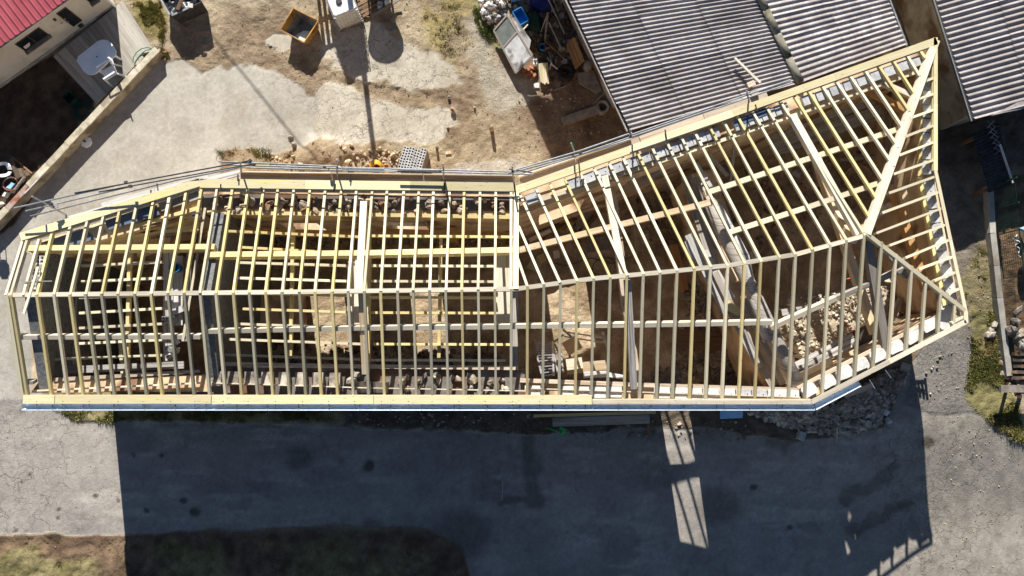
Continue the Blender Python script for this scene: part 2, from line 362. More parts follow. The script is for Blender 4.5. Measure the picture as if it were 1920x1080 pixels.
# photograph coordinates of each terrain point (survey only)
dxx, dyy, dzz = gx, gy, Z0 - H
depth = dyy * ST - dzz * CT
PU = 960 + FPX * dxx / np.maximum(depth, 1); PV = 540 - FPX * (dyy * CT + dzz * ST) / np.maximum(depth, 1)
wob = (fbm(gx, gy, 1.4, 5, 1) - .5); wob2 = (fbm(gx, gy, 1.4, 5, 2) - .5)
def region(poly, edge=6.0, wb=26.0):
    d = sdist(PU + wob * wb, PV + wob2 * wb, poly)
    return smooth(-edge / 2, edge / 2, d)
R_SLAB = region([(-900, 620), (-900, 420), (-20, 440), (12, 424), (292, 98), (312, 112), (345, 108), (362, 135), (372, 142), (398, 132), (420, 128), (470, 120), (530, 142), (560, 158), (592, 188), (604, 262), (560, 278), (500, 286), (410, 283), (408, 330), (380, 420), (60, 500), (75, 760), (-60, 790), (-900, 790)], 9, 34)
R_CRK = region([(588, 180), (610, 150), (650, 170), (700, 188), (760, 192), (850, 208), (852, 230), (815, 270), (745, 266), (690, 275), (612, 268)], 9, 44)
R_UP = region([(600, 62), (625, 80), (625, 40), (700, 40), (760, 92), (800, 96), (850, 128), (866, 152), (820, 168), (765, 164), (700, 150), (640, 142), (600, 110)], 10, 44)
R_SM = region([(494, 72), (512, 60), (540, 62), (556, 84), (530, 96), (498, 84)], 5, 12)
R_PATH = region([(858, 30), (884, 20), (905, 60), (925, 110), (955, 138), (1000, 150), (990, 195), (952, 212), (915, 196), (900, 150), (876, 80)], 20, 40)
R_PATCH2 = region([(800, 335), (990, 325), (985, 300), (880, 300)], 9, 30)
R_ROAD = region([(-900, 745), (60, 745), (110, 772), (140, 790), (210, 793), (230, 787), (500, 795), (1000, 815), (1300, 800), (1500, 830), (1660, 800), (1700, 700), (1740, 640), (1830, 640), (1810, 745), (1828, 768), (1880, 812), (2000, 850), (2900, 900), (2900, 1200), (1300, 1200), (900, 1190), (870, 1030), (800, 992), (640, 984), (400, 994), (235, 1003), (0, 1002), (-900, 1000)], 5, 12)
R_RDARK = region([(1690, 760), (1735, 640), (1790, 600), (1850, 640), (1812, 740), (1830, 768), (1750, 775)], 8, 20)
R_GRASSR = region([(1822, 570), (1868, 590), (1880, 690), (1905, 760), (1925, 835), (1880, 815), (1830, 770), (1808, 742), (1822, 650)], 8, 26)
R_GRASSR2 = region([(1836, 450), (1856, 480), (1870, 600), (1820, 590), (1800, 540)], 14, 40)
R_GRASSB = region([(-900, 1040), (0, 1035), (60, 1020), (110, 1050), (150, 1040), (200, 1030), (240, 1015), (420, 1020), (700, 1010), (850, 1040), (880, 1300), (-900, 1300)], 14, 50)
R_VERGE = region([(110, 765), (140, 790), (210, 795), (230, 788), (420, 792), (640, 790), (640, 700), (110, 700)], 6, 14)
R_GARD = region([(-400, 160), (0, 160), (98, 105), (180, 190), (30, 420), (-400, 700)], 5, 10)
R_WEED = region([(240, 0), (300, 0), (310, 40), (300, 75), (270, 60), (250, 20)], 12, 30)
R_WEED2 = region([(880, 0), (900, 0), (905, 40), (935, 62), (950, 100), (925, 92), (895, 60)], 8, 20)
R_FLOOR = region([(60, 480), (375, 372), (967, 372), (1740, 100), (1752, 330), (1790, 590), (1520, 735), (60, 735)], 3, 0)
R_RSOIL = region([(1858, 330), (2300, 300), (2300, 760), (1890, 700), (1872, 560)], 6, 14)
base = np.zeros((len(gx), 3))
def put(mask, c1, c2, sc=1.2, oc=6, o=0, bias=0.0, ct=1.6):
    n = np.clip((fbm(gx, gy, sc, oc, o, .6) - .5) * ct * 1.6 + .5 + bias, 0, 1)[:, None]
    c = np.array(c1) * (1 - n) + np.array(c2) * n
    base[:] = base * (1 - mask[:, None]) + c * mask[:, None]
ALB = 0.80
L_ = lambda r, g, b: np.array(lin(r, g, b)) * ALB
one_ = np.ones(len(gx))
put(one_, L_(140, 122, 100), L_(192, 176, 148), .8, 7, 0)                      # yard dirt
pale = smooth(.52, .66, fbm(gx, gy, .45, 5, 9)); put(pale * .6, L_(176, 158, 122), L_(196, 180, 146), 2, 5, 4)
olive = smooth(.5, .62, fbm(gx, gy, .7, 5, 14)) * region([(780, -50), (880, -50), (900, 110), (860, 140), (800, 90)], 40, 40)
put(olive * .7, L_(150, 136, 80), L_(176, 162, 104), 3, 5, 5)
darkt = region([(470, 120), (560, 95), (620, 140), (720, 165), (860, 185), (900, 230), (860, 300), (820, 260), (850, 215), (700, 190), (600, 165), (540, 150)], 20, 40)
put(darkt * .7, L_(122, 102, 82), L_(162, 142, 116), 2.2, 6, 6)
darkt2 = region([(300, 60), (420, 20), (500, 60), (530, 120), (440, 128), (372, 138), (330, 100)], 20, 40)
put(darkt2 * .6, L_(126, 106, 86), L_(166, 146, 120), 2.2, 6, 7)
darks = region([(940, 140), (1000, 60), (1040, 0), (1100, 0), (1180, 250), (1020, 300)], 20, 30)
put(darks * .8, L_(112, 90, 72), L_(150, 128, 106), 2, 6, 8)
pr = region([(405, 282), (600, 262), (700, 268), (830, 300), (960, 310), (960, 345), (405, 345)], 12, 24)
put(pr * .7, L_(146, 122, 96), L_(186, 164, 134), 2.4, 6, 11)
put(R_PATCH2 * .85, L_(186, 178, 164), L_(204, 196, 182), 2, 6, 21)
put(R_PATH * .85, L_(166, 158, 142), L_(194, 186, 170), 3, 6, 22)
put(R_UP * .95, L_(184, 175, 158), L_(206, 198, 182), 1.6, 6, 23)
put(R_SM * .9, L_(190, 184, 166), L_(202, 196, 180), 2, 6, 24)
put(R_CRK * .96, L_(186, 177, 160), L_(208, 200, 184), 1.6, 6, 25)
put(R_SLAB, L_(174, 168, 156), L_(195, 189, 177), .9, 7, 26)
dirt_on = smooth(.6, .75, fbm(gx, gy, .9, 6, 33)) * R_SLAB
put(dirt_on * .35, L_(160, 148, 126), L_(172, 160, 140), 2, 5, 27)
put(R_ROAD, L_(148, 142, 135), L_(176, 168, 159), .7, 7, 28)
wear = smooth(.45, .62, fbm(gx * .25, gy * 1.6, 1.0, 5, 41)) * R_ROAD
put(wear * .8, L_(160, 153, 145), L_(174, 167, 158), 2.5, 5, 29)
dust = smooth(.5, .68, fbm(gx * .6, gy * 2.2, 1.6, 6, 95)) * R_ROAD * smooth(.3, .6, fbm(gx, gy, .35, 3, 96)); put(dust * .55, L_(188, 180, 168), L_(206, 198, 186), 5, 5, 97)
rgt = R_ROAD * smooth(11.5, 14.5, gx); put(rgt * .8, L_(140, 133, 122), L_(174, 166, 152), 2.8, 7, 30)
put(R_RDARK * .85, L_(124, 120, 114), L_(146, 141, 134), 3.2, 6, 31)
stain = np.zeros(len(gx))
for (u, v, r) in [(56, 889, 5), (178, 930, 6), (114, 955, 5), (108, 972, 5), (222, 937, 4), (40, 903, 3), (25, 995, 5), (48, 996, 3), (365, 962, 11), (344, 940, 8), (278, 956, 6), (302, 853, 5), (250, 850, 5), (690, 875, 14), (1450, 822, 26), (1345, 950, 45), (1740, 830, 14), (1640, 972, 18), (1600, 990, 16), (1670, 955, 16), (1480, 990, 7), (1410, 915, 8), (865, 1000, 60), (1000, 880, 20), (700, 990, 24), (560, 860, 26)]:
    d = np.hypot(PU + wob * 14 - u, (PV + wob2 * 14 - v) * 1.15); stain = np.maximum(stain, smooth(r * 1.25, r * .55, d) * (.9 if r < 15 else .5))
for (a, b, w_) in [((1585, 935), (1680, 880), 12), ((1600, 1000), (1700, 945), 11), ((990, 800), (1005, 940), 13), ((945, 935), (1010, 935), 9), ((1430, 770), (1470, 830), 22), ((380, 1030), (880, 1010), 8)]:
    ex, ey = b[0] - a[0], b[1] - a[1]; px_, py_ = PU + wob * 30, PV + wob2 * 30
    t = np.clip(((px_ - a[0]) * ex + (py_ - a[1]) * ey) / (ex * ex + ey * ey), 0, 1)
    d = np.hypot(px_ - a[0] - t * ex, py_ - a[1] - t * ey); stain = np.maximum(stain, smooth(w_ * 1.3, w_ * .4, d) * .55)
put(stain * R_ROAD, L_(84, 76, 66), L_(104, 95, 84), 3, 5, 34)
spk = (fbm(gx, gy, 1.7, 4, 51) - .5); sp2 = smooth(.735, .76, vnoise(gx, gy, 5.5, 52)) * smooth(.5, .6, fbm(gx, gy, .6, 3, 53))
put(sp2 * R_ROAD * .22, L_(110, 100, 88), L_(120, 110, 98), 3, 4, 35)
put((1 - R_ROAD) * smooth(20, 60, PV - 950) * (PU < 950), L_(96, 78, 62), L_(138, 116, 94), 2.5, 6, 36)
put(R_GRASSB * smooth(.36, .6, fbm(gx, gy, .9, 5, 92)), L_(112, 104, 68), L_(158, 146, 106), 2.5, 6, 37)
put(R_VERGE * (1 - R_ROAD), L_(118, 110, 74), L_(164, 152, 110), 3, 6, 38)
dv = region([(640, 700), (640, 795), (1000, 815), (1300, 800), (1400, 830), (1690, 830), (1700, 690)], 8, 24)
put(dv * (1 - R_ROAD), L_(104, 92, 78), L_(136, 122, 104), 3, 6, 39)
xr = smooth(1752, 1775, PU) * smooth(640, 600, PV) * smooth(300, 340, PV)
put(xr, L_(122, 112, 98), L_(158, 148, 132), 3, 7, 40)
put(R_GRASSR2 * .7, L_(138, 126, 84), L_(166, 152, 108), 3, 6, 42)
put(R_GRASSR, L_(122, 116, 76), L_(160, 150, 104), 3, 6, 43)
put(R_RSOIL, L_(104, 84, 64), L_(142, 118, 92), 3, 6, 44)
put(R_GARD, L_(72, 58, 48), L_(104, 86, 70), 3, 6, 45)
put(R_WEED * .8, L_(128, 120, 66), L_(164, 150, 92), 3, 6, 46)
put(R_WEED2 * .7, L_(120, 122, 74), L_(156, 152, 100), 3, 6, 47)
put(R_FLOOR, L_(164, 142, 114), L_(218, 196, 164), 1.6, 7, 48)
upr = smooth(1680, 1720, PU) * smooth(330, 300, PV); put(upr, L_(98, 88, 78), L_(130, 118, 106), 3, 6, 49)
RUBC = region([(1425, 590), (1480, 550), (1620, 530), (1760, 480), (1770, 570), (1700, 640), (1500, 735), (1470, 690)], 20, 20) * R_FLOOR
put(RUBC * .8, L_(186, 172, 148), L_(214, 202, 182), 3, 6, 68)
hard = np.clip(R_SLAB + R_CRK + R_UP * .8 + R_ROAD + R_SM + R_PATH * .6 + R_RDARK, 0, 1)
soft = 1 - hard
# relief: clods, ruts and tread marks on the soft ground, almost none on slabs
rel = (fbm(gx, gy, 3.5, 5, 60) - .5) * .10 * soft + (fbm(gx, gy, 7, 3, 61) - .5) * .06 * soft
def rut(pts, w, amp, pitch=.16):
    global rel
    for a, b in zip(pts[:-1], pts[1:]):
        A = G(*a); B = G(*b); ex, ey = B.x - A.x, B.y - A.y; L2 = ex * ex + ey * ey; Ln = math.sqrt(L2)
        t = ((gx - A.x) * ex + (gy - A.y) * ey) / L2; d = ((gx - A.x) * -ey + (gy - A.y) * ex) / Ln
        m = smooth(w, w * .55, np.abs(d + wob * .25)) * smooth(-.05, .05, t) * smooth(1.05, .95, t) * soft
        rel += m * (amp * np.sin(2 * math.pi * (t * Ln + np.abs(d) * .8 + wob * .5) / pitch) * smooth(.35, .6, fbm(gx, gy, 1.1, 3, 66)) - .03)
rut([(390, 130), (470, 60), (520, 10)], .32, .028); rut([(440, 135), (520, 80)], .28, .026); rut([(470, 130), (560, 128), (650, 155), (760, 180), (870, 185)], .34, .026)
rut([(640, 160), (780, 175), (900, 215)], .25, .022); rut([(880, 160), (905, 165)], .3, .03); rut([(0, 1025), (150, 1020), (240, 1010)], .3, .03)
rut([(30, 1075), (140, 1040), (240, 1030)], .4, .032); rut([(-20, 1012), (120, 1015)], .25, .03)
rel += stain * R_ROAD * -.006
rel += R_GRASSB * (fbm(gx, gy, 5, 4, 62) - .3) * .10 + (R_GRASSR + R_VERGE * (1 - R_ROAD)) * (fbm(gx, gy, 6, 4, 63) - .3) * .06
bank = (1 - R_ROAD) * smooth(985, 1060, PV) * (PU < 960); rel += bank * .18 * smooth(0, 1, fbm(gx, gy, 1.5, 4, 64) + .2)
earth = region([(560, 292), (590, 262), (640, 264), (680, 290), (640, 310), (560, 310)], 30, 20); rel += earth * .22
RUB = region([(1425, 600), (1480, 560), (1620, 540), (1700, 500), (1760, 560), (1700, 640), (1500, 735), (1470, 690)], 30, 20) * R_FLOOR
rel += R_FLOOR * (fbm(gx, gy, 2.5, 5, 65) - .5) * .06 + RUB * (.25 + .3 * fbm(gx, gy, 1.2, 4, 67))
rel -= hard * .004
edge_up = R_SLAB * .02 + R_CRK * .02 + R_UP * .012 + R_SM * .015; rel += edge_up
base *= (1 + (vnoise(gx, gy, 8.3, 70) - .5) * .14 + (vnoise(gx, gy, 15.1, 71) - .5) * .16)[:, None]
crack = np.clip(R_CRK * 1.0 + R_UP * .9 + rgt * .75 + smooth(.56, .66, fbm(gx, gy, .28, 4, 81)) * (R_SLAB + R_ROAD) * .5 + R_ROAD * smooth(-13.5, -16.5, gx) * .8, 0, 1) * (1 - R_FLOOR)
gravel = np.clip(soft * .7 + R_PATH * .6 + R_RDARK * .5 + R_ROAD * .2 + .22, 0, 1)
VZ = Z0 + rel; NX = len(xs); NY = len(ys)
# the terrain surface material
def ground_mat():
    m = bpy.data.materials.new('terrain'); m.use_nodes = True; n = m.node_tree.nodes; l = m.node_tree.links
    b = n['Principled BSDF']; b.inputs['Roughness'].default_value = .93; b.inputs['Specular IOR Level'].default_value = .2
    at = n.new('ShaderNodeAttribute'); at.attribute_name = 'base'
    ck = n.new('ShaderNodeAttribute'); ck.attribute_name = 'crack'
    gv = n.new('ShaderNodeAttribute'); gv.attribute_name = 'grit'
    tc = n.new('ShaderNodeTexCoord')
    def noise(s, d=4, r=.6):
        q = n.new('ShaderNodeTexNoise'); q.inputs['Scale'].default_value = s; q.inputs['Detail'].default_value = d; q.inputs['Roughness'].default_value = r
        l.new(tc.outputs['Object'], q.inputs['Vector']); return q
    def rng(src, a, b_, c, d_):
        q = n.new('ShaderNodeMapRange'); q.inputs[1].default_value = a; q.inputs[2].default_value = b_; q.inputs[3].default_value = c; q.inputs[4].default_value = d_
        l.new(src, q.inputs[0]); return q.outputs[0]
    def math_(op, a, b_):
        q = n.new('ShaderNodeMath'); q.operation = op
        for i, s in enumerate((a, b_)):
            if isinstance(s, (int, float)): q.inputs[i].default_value = s
            else: l.new(s, q.inputs[i])
        return q.outputs[0]
    f1 = noise(22, 6, .75); f2 = noise(7, 4)
    amp = rng(gv.outputs['Fac'], .25, .9, .13, .36)
    fac = math_('ADD', 1.0, math_('MULTIPLY', amp, rng(f1.outputs[0], .3, .7, -1, 1)))
    f4 = noise(48, 2); fac = math_('ADD', fac, math_('MULTIPLY', .12, rng(f4.outputs[0], .3, .7, -1, 1)))
    fac = math_('MULTIPLY', fac, rng(f2.outputs[0], .3, .7, .93, 1.07))
    # small stones
    vr = n.new('ShaderNodeTexVoronoi'); vr.inputs['Scale'].default_value = 13; l.new(tc.outputs['Object'], vr.inputs['Vector'])
    st = math_('MULTIPLY', rng(vr.outputs['Distance'], .10, .22, 1, 0), gv.outputs['Fac'])
    sep = n.new('ShaderNodeSeparateColor'); l.new(vr.outputs['Color'], sep.inputs[0])
    pick = rng(sep.outputs[0], .70, .74, 0, 1); st = math_('MULTIPLY', st, pick)
    fac = math_('MULTIPLY', fac, math_('ADD', 1.0, math_('MULTIPLY', st, .35)))
    # cracks
    dn = noise(1.6, 4); av = n.new('ShaderNodeVectorMath'); av.operation = 'MULTIPLY_ADD'; l.new(dn.outputs['Color'], av.inputs[0]); av.inputs[1].default_value = (.9, .9, .9); l.new(tc.outputs['Object'], av.inputs[2])
    vc = n.new('ShaderNodeTexVoronoi'); vc.feature = 'DISTANCE_TO_EDGE'; vc.inputs['Scale'].default_value = 1.7; l.new(av.outputs[0], vc.inputs['Vector'])
    vc2 = n.new('ShaderNodeTexVoronoi'); vc2.feature = 'DISTANCE_TO_EDGE'; vc2.inputs['Scale'].default_value = 4.6; l.new(av.outputs[0], vc2.inputs['Vector'])
    br = rng(noise(2.3, 3).outputs[0], .42, .58, 0, 1)
    c1 = math_('MULTIPLY', math_('MULTIPLY', rng(vc.outputs['Distance'], .006, .028, .8, 0), rng(noise(1.1, 4).outputs[0], .40, .58, .15, 1)), ck.outputs['Fac'])
    c2 = math_('MULTIPLY', math_('MULTIPLY', rng(vc2.outputs['Distance'], .006, .05, .6, 0), br), rng(ck.outputs['Fac'], .55, .95, 0, 1))
    cc = math_('MAXIMUM', c1, c2)
    fac = math_('MULTIPLY', fac, math_('SUBTRACT', 1.0, math_('MULTIPLY', cc, .66)))
    sc = n.new('ShaderNodeVectorMath'); sc.operation = 'SCALE'; l.new(at.outputs['Color'], sc.inputs[0]); l.new(fac, sc.inputs[3]); l.new(sc.outputs[0], b.inputs['Base Color'])
    hgt = math_('ADD', math_('MULTIPLY', f1.outputs[0], .6), math_('SUBTRACT', math_('MULTIPLY', st, .8), math_('MULTIPLY', cc, .9)))
    f3 = noise(9, 9, .72)
    hgt = math_('ADD', hgt, math_('MULTIPLY', math_('MULTIPLY', f3.outputs[0], rng(gv.outputs['Fac'], .3, .9, 0, 1)), 5.0))
    bp = n.new('ShaderNodeBump'); bp.inputs['Strength'].default_value = .7; bp.inputs['Distance'].default_value = .02
    l.new(hgt, bp.inputs['Height']); l.new(bp.outputs[0], b.inputs['Normal'])
    return m
GM = ground_mat()
ii, jj = np.meshgrid(np.arange(NX - 1), np.arange(NY - 1)); q0 = (jj * NX + ii).ravel()
QF = np.stack([q0, q0 + 1, q0 + 1 + NX, q0 + NX], 1)
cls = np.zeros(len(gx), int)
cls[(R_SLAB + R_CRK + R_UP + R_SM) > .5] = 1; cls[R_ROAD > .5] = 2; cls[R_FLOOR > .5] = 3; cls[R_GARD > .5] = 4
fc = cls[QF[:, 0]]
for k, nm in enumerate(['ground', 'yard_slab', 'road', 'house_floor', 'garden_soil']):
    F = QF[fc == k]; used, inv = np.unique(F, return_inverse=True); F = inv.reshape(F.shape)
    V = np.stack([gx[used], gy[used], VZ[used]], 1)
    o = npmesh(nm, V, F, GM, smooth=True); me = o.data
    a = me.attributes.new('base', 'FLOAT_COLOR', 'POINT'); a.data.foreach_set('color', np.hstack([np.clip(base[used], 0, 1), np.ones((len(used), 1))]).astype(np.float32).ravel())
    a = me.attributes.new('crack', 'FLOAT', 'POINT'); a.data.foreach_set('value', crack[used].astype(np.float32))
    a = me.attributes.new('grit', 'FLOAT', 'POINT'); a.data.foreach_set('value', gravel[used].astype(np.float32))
    tag(o, kind='structure')
# ================================================================== THE ROOFLESS HOUSE
house = thing('roofless_house', 'long bent house under renovation, open new timber rafters over old stone walls', 'house', P(960, 560, 0))
ZR, ZE = 6.0, 5.0                     # ridge and eave level (tops of rafters)
ridge_pts = [(8, 553), (375, 549), (560, 547), (745, 544.5), (967, 541.5), (989, 536.5), (1051, 529.5), (1113, 522), (1176, 516.5), (1239, 510.5), (1302, 503.5), (1365, 497.5), (1428, 490), (1493, 476.5), (1557, 458.5), (1624, 441)]
def rv(u): return float(np.interp(u, [p[0] for p in ridge_pts], [p[1] for p in ridge_pts]))
RW, RH = 0.073, 0.12
YB = P(960, 744, ZE).y
e1 = P(1524, 757, ZE); e2 = P(1811, 606, ZE)
def yb(x):
    if x <= e1.x: return P(960, 747 if x > P(1112, 747, ZE).x else 744, ZE).y
    return e1.y + (x - e1.x) / (e2.x - e1.x) * (e2.y - e1.y)
def rafter(A, B, m=None, w=RW, h=RH, name='rafter'):
    ju = lambda: Vector((random.uniform(-.012, .012), random.uniform(-.006, .006), random.uniform(-.012, .012)))
    return pbeam(name, m or random.choice(['spruce', 'spruce', 'spruce_yellow']), house, A + ju(), B + ju(), w * random.uniform(.9, 1.08), h, twist=random.gauss(0, .035))
# --- ridge beam in lengths
for a, b in zip([8, 190, 375, 560, 745, 930, 967, 1113, 1239, 1365, 1493], [190, 375, 560, 745, 930, 967, 1113, 1239, 1365, 1493, 1622]):
    pbeam('ridge_beam', 'board_pale', house, P(a, rv(a), ZR - .035), P(b - .4, rv(b - .4), ZR - .035), .125, .20)
# --- lower (street side) rafters
ru = [68, 100, 130, 160, 190, 221, 252, 283, 314, 345, 375, 405, 437, 467, 497, 528, 560, 590, 622, 652, 683, 713, 745, 775, 805, 836, 866, 897, 928, 958,
      989, 1020, 1051, 1082, 1113, 1144.5, 1176, 1207, 1238.6, 1270.5, 1302, 1333.5, 1365, 1397, 1428, 1462, 1492.5, 1524, 1557.5, 1588, 1620]
for u in ru:
    A = P(u, rv(u), ZR); B = Vector((A.x, yb(A.x), ZE)); rafter(A, B, random.choice(['spruce', 'spruce_yellow', 'spruce_grey', 'spruce_grey', 'spruce_grey']))
# verge rafters (wide, doubled on the street side)
A = P(11, 554, ZR); rafter(A, Vector((A.x + .02, yb(A.x), ZE)), 'spruce', .11, .16)
A = P(20, 554, ZR + .006); rafter(A, Vector((A.x + .02, yb(A.x), ZE)), 'spruce_yellow', .07, .12)
for u, m_ in ((11, 'spruce'), (19, 'board_pale')):
    A = P(u, 553, ZR); B = P(40 + (u - 11), 446, 5.42); B.x = A.x + .03; rafter(A, B, m_, .075, .14)
A = P(43, 553, ZR); B = P(70, 448, 5.4); B.x = A.x; rafter(A, B, 'spruce')
# --- upper (yard side) rafters of the straight part
ew = [(38, 441, 5.42), (375, 345, 5.0), (967, 352, 5.0)]
for u in ru[:30]:
    A = P(u, rv(u), ZR)
    y0 = None
    for (u0, v0, z0), (u1, v1, z1) in zip(ew[:-1], ew[1:]):
        a = P(u0, v0 + 5, z0); b = P(u1, v1 + 5, z1)
        if a.x - .4 <= A.x <= b.x + .3: t = (A.x - a.x) / (b.x - a.x); y0 = a.y + t * (b.y - a.y); zz = z0 + t * (z1 - z0)
    m_ = 'spruce_yellow' if 100 < u < 520 and random.random() < .7 else None
    rafter(A, Vector((A.x, y0, zz)), m_)
# valley rafter and wing rafters
rafter(P(967, 541, ZR), P(968, 356, ZE), 'spruce', .16, .16, name='valley_rafter')
wt = lambda u: 364 + (u - 975.5) * (94 - 364) / (1725 - 975.5)
wtop = [975.5, 1005.5, 1031, 1058, 1087, 1113, 1142, 1168, 1195, 1222, 1250, 1277, 1303, 1330, 1357, 1383, 1410, 1436]
for u, r in zip(wtop, ru[32:50]): rafter(P(r, rv(r), ZR), P(u, wt(u), ZE))
rafter(P(1020, 532, ZR), P(972, 424, 5.36), 'spruce'); rafter(P(989, 536, ZR), P(969.5, 482, 5.68), 'spruce')
# hips
HA = P(1626, 438, ZR); HT = P(1756, 74, ZE); HB = P(1811, 583, ZE + .04)
pbeam('hip_rafter', 'board_pale', house, HA, HT, .23, .2)
pbeam('hip_rafter', 'spruce', house, HA, HB, .12, .16)
# principal rafter at the apex and the jack rafters up to the hip
def on_hip(u, v, C): 
    best = min((abs((P(u, v, z) - (HA + (C - HA) * ((ZR - z) / (ZR - C.z)))).length), z) for z in np.linspace(C.z, ZR, 60)); return P(u, v, best[1] + .01)
pbeam('principal_rafter', 'board_pale', house, P(1612, 438, ZR - .13), P(1487, 215, ZE + .2), .2, .24)
jack = [((1640, 420), 1489), ((1652, 384.6), 1516), ((1664, 348), 1542), ((1676, 310.6), 1567.5), ((1685, 275.6), 1594), ((1695, 242), 1621.5), ((1705.7, 208), 1647), ((1715, 174.5), 1674.6), ((1725, 142), 1700.6), ((1735.6, 108), 1725)]
for (a, u) in jack: rafter(on_hip(*a, HT), P(u, wt(u), ZE), random.choice(['spruce_yellow', 'spruce']))
rafter(P(1622, 441, ZR), P(1463, wt(1463), ZE), 'spruce')
hipend = [((1735.6, 121), (1751, 116)), ((1727, 154), (1751, 146)), ((1716, 187), (1751, 176)), ((1707, 221), (1751, 205.5)), ((1697, 256), (1751, 235)), ((1686, 291), (1751, 266.5)), ((1676, 326), (1751, 300)), ((1667, 362), (1754, 331)), ((1655, 399), (1760, 360)), ((1643, 437), (1766, 391))]
for a, b in hipend: rafter(on_hip(*a, HT), P(*b, ZE), 'spruce')
for a, b in [((1669, 460), (1774, 421)), ((1698, 483), (1780, 450)), ((1724, 505), (1788, 481)), ((1753, 527), (1794, 510)), ((1779, 550), (1800, 541))]: rafter(on_hip(*a, HB), P(*b, ZE), 'spruce')
for a in [(1653, 453.6), (1681, 476.5), (1710, 499), (1737, 524), (1765, 547), (1791, 570)]:
    A = on_hip(*a, HB); rafter(A, Vector((A.x, yb(A.x), ZE)), random.choice(['spruce', 'spruce_grey']))
rafter(P(1785, 606, ZE + .05), P(1807, 594, ZE), 'spruce')
# --- eave boards, fascias, gutter
def eave(pts, z, w, m, name='eave_board', gap=.004, h=.03, n=1, up=(0, 0, 1)):
    for (a, b) in zip(pts[:-1], pts[1:]):
        A = P(*a, z) if len(a) == 2 else P(*a); B = P(*b, z) if len(b) == 2 else P(*b); d = (B - A)
        for k in range(n):
            pbeam(name, m, house, A + d * (k / n), A + d * ((k + 1) / n - gap / max(d.length, .1)), w, h, up=up)
ZT = ZE + .045
# yard side: board on the rafter feet, a thin shadow gap, a fascia lath behind
eave([(38, 444, 5.47), (206, 393, 5.24)], 0, .24, 'board_yellow', n=1); eave([(206, 393, 5.24), (375, 341.5, ZT)], 0, .24, 'board_yellow', n=1)
eave([(375, 343.5), (967, 350.5)], ZT, .27, 'board_yellow', n=3)
eave([(985, 350), (1757, 76)], ZT, .23, 'board_yellow', n=4)
eave([(967, 356), (985, 350)], ZT, .24, 'board_yellow')
eave([(40, 452, 5.4), (375, 352, ZE - .02)], 0, .10, 'board_pale', 'fascia', h=.14)
eave([(375, 355), (967, 360)], ZE - .02, .09, 'board_pale', 'fascia', h=.14, n=3)
eave([(972, 360), (1745, 87)], ZE - .0, .09, 'board_pale', 'fascia', h=.05, n=4)
eave([(1754.5, 70), (1754.5, 320)], ZT, .12, 'board_yellow', n=2); eave([(1754.5, 320), (1811, 583)], ZT, .10, 'spruce', n=2)
eave([(1749, 95), (1749.5, 320)], ZE - .01, .05, 'spruce_yellow', 'fascia', h=.14)
eave([(1811, 583), (1812, 606)], ZT, .12, 'spruce')
# street side
eave([(43, 749), (102, 749)], ZT, .25, 'board_yellow'); eave([(103, 749), (396, 749)], ZT, .25, 'board_yellow'); eave([(397, 749.5), (700, 749.5)], ZT, .25, 'board_yellow')
eave([(700.5, 749.5), (1110, 750)], ZT, .25, 'board_yellow'); eave([(1110.5, 754), (1522, 754)], ZT, .12, 'board_pale', n=2); eave([(1522, 754), (1812, 603)], ZT, .14, 'board_pale', n=2)
eave([(43, 741.5), (1110, 742)], ZE + .02, .04, 'spruce_warm', 'fascia', h=.1, n=4); eave([(1111, 749), (1520, 749)], ZE + .02, .04, 'spruce_warm', 'fascia', h=.1, n=2)
def gutter(a, b, z, parent, w=.15):
    A = P(*a, z); B = P(*b, z); d = (B - A).normalized(); n = Vector((d.y, -d.x, 0)); b_ = MB(); prof = [(-.62, .02), (-.55, -.22), (-.28, -.5), (.0, -.55), (.25, -.5), (.48, -.22), (.5, .02), (.6, .06), (.68, .0)]
    vs = []; m = len(prof)
    for q in (A, B):
        for (p, h) in prof: vs.append(q + n * (p * w) + Vector((0, 0, h * w)))
    fs = [(i, i + 1, m + i + 1, m + i) for i in range(m - 1)]
    b_.add(vs, fs); b_.add([vs[i] for i in range(7)], [tuple(range(7))]); b_.add([vs[m + i] for i in range(7)], [tuple(range(7))[::-1]])
    g = b_.build('gutter', 'zinc', parent)
    L = (B - A).length; k = int(L / .9)
    for i in range(1, k):
        q = A + (B - A) * (i / k); bb = MB(); bb.beam(q - n * (.55 * w), q + n * (.6 * w), .025, .006, al=1); bb.build('gutter_bracket', 'galv', g if False else parent)
    return g
gutter((41, 763.5), (790, 763.5), ZE - .03, house); gutter((790.4, 763.5), (1528, 763.5), ZE - .04, house); gutter((1528, 763.5), (1612, 719), ZE - .04, house)
# gutter hooks waiting on the hipped corner
for (a, b) in [((1630, 712), (1640, 728)), ((1660, 694), (1670, 708)), ((1722, 661), (1732, 674)), ((1758, 643), (1764, 655)), ((1784, 629), (1790, 640)), ((1804, 616), (1809, 627))]:
    bb = MB(); bb.tube([P(*a, ZE + .03), P(*b, ZE + .02), P(b[0] + 1, b[1] + 1, ZE - .08)], .012, 5); bb.build('gutter_hook', 'galv', house)
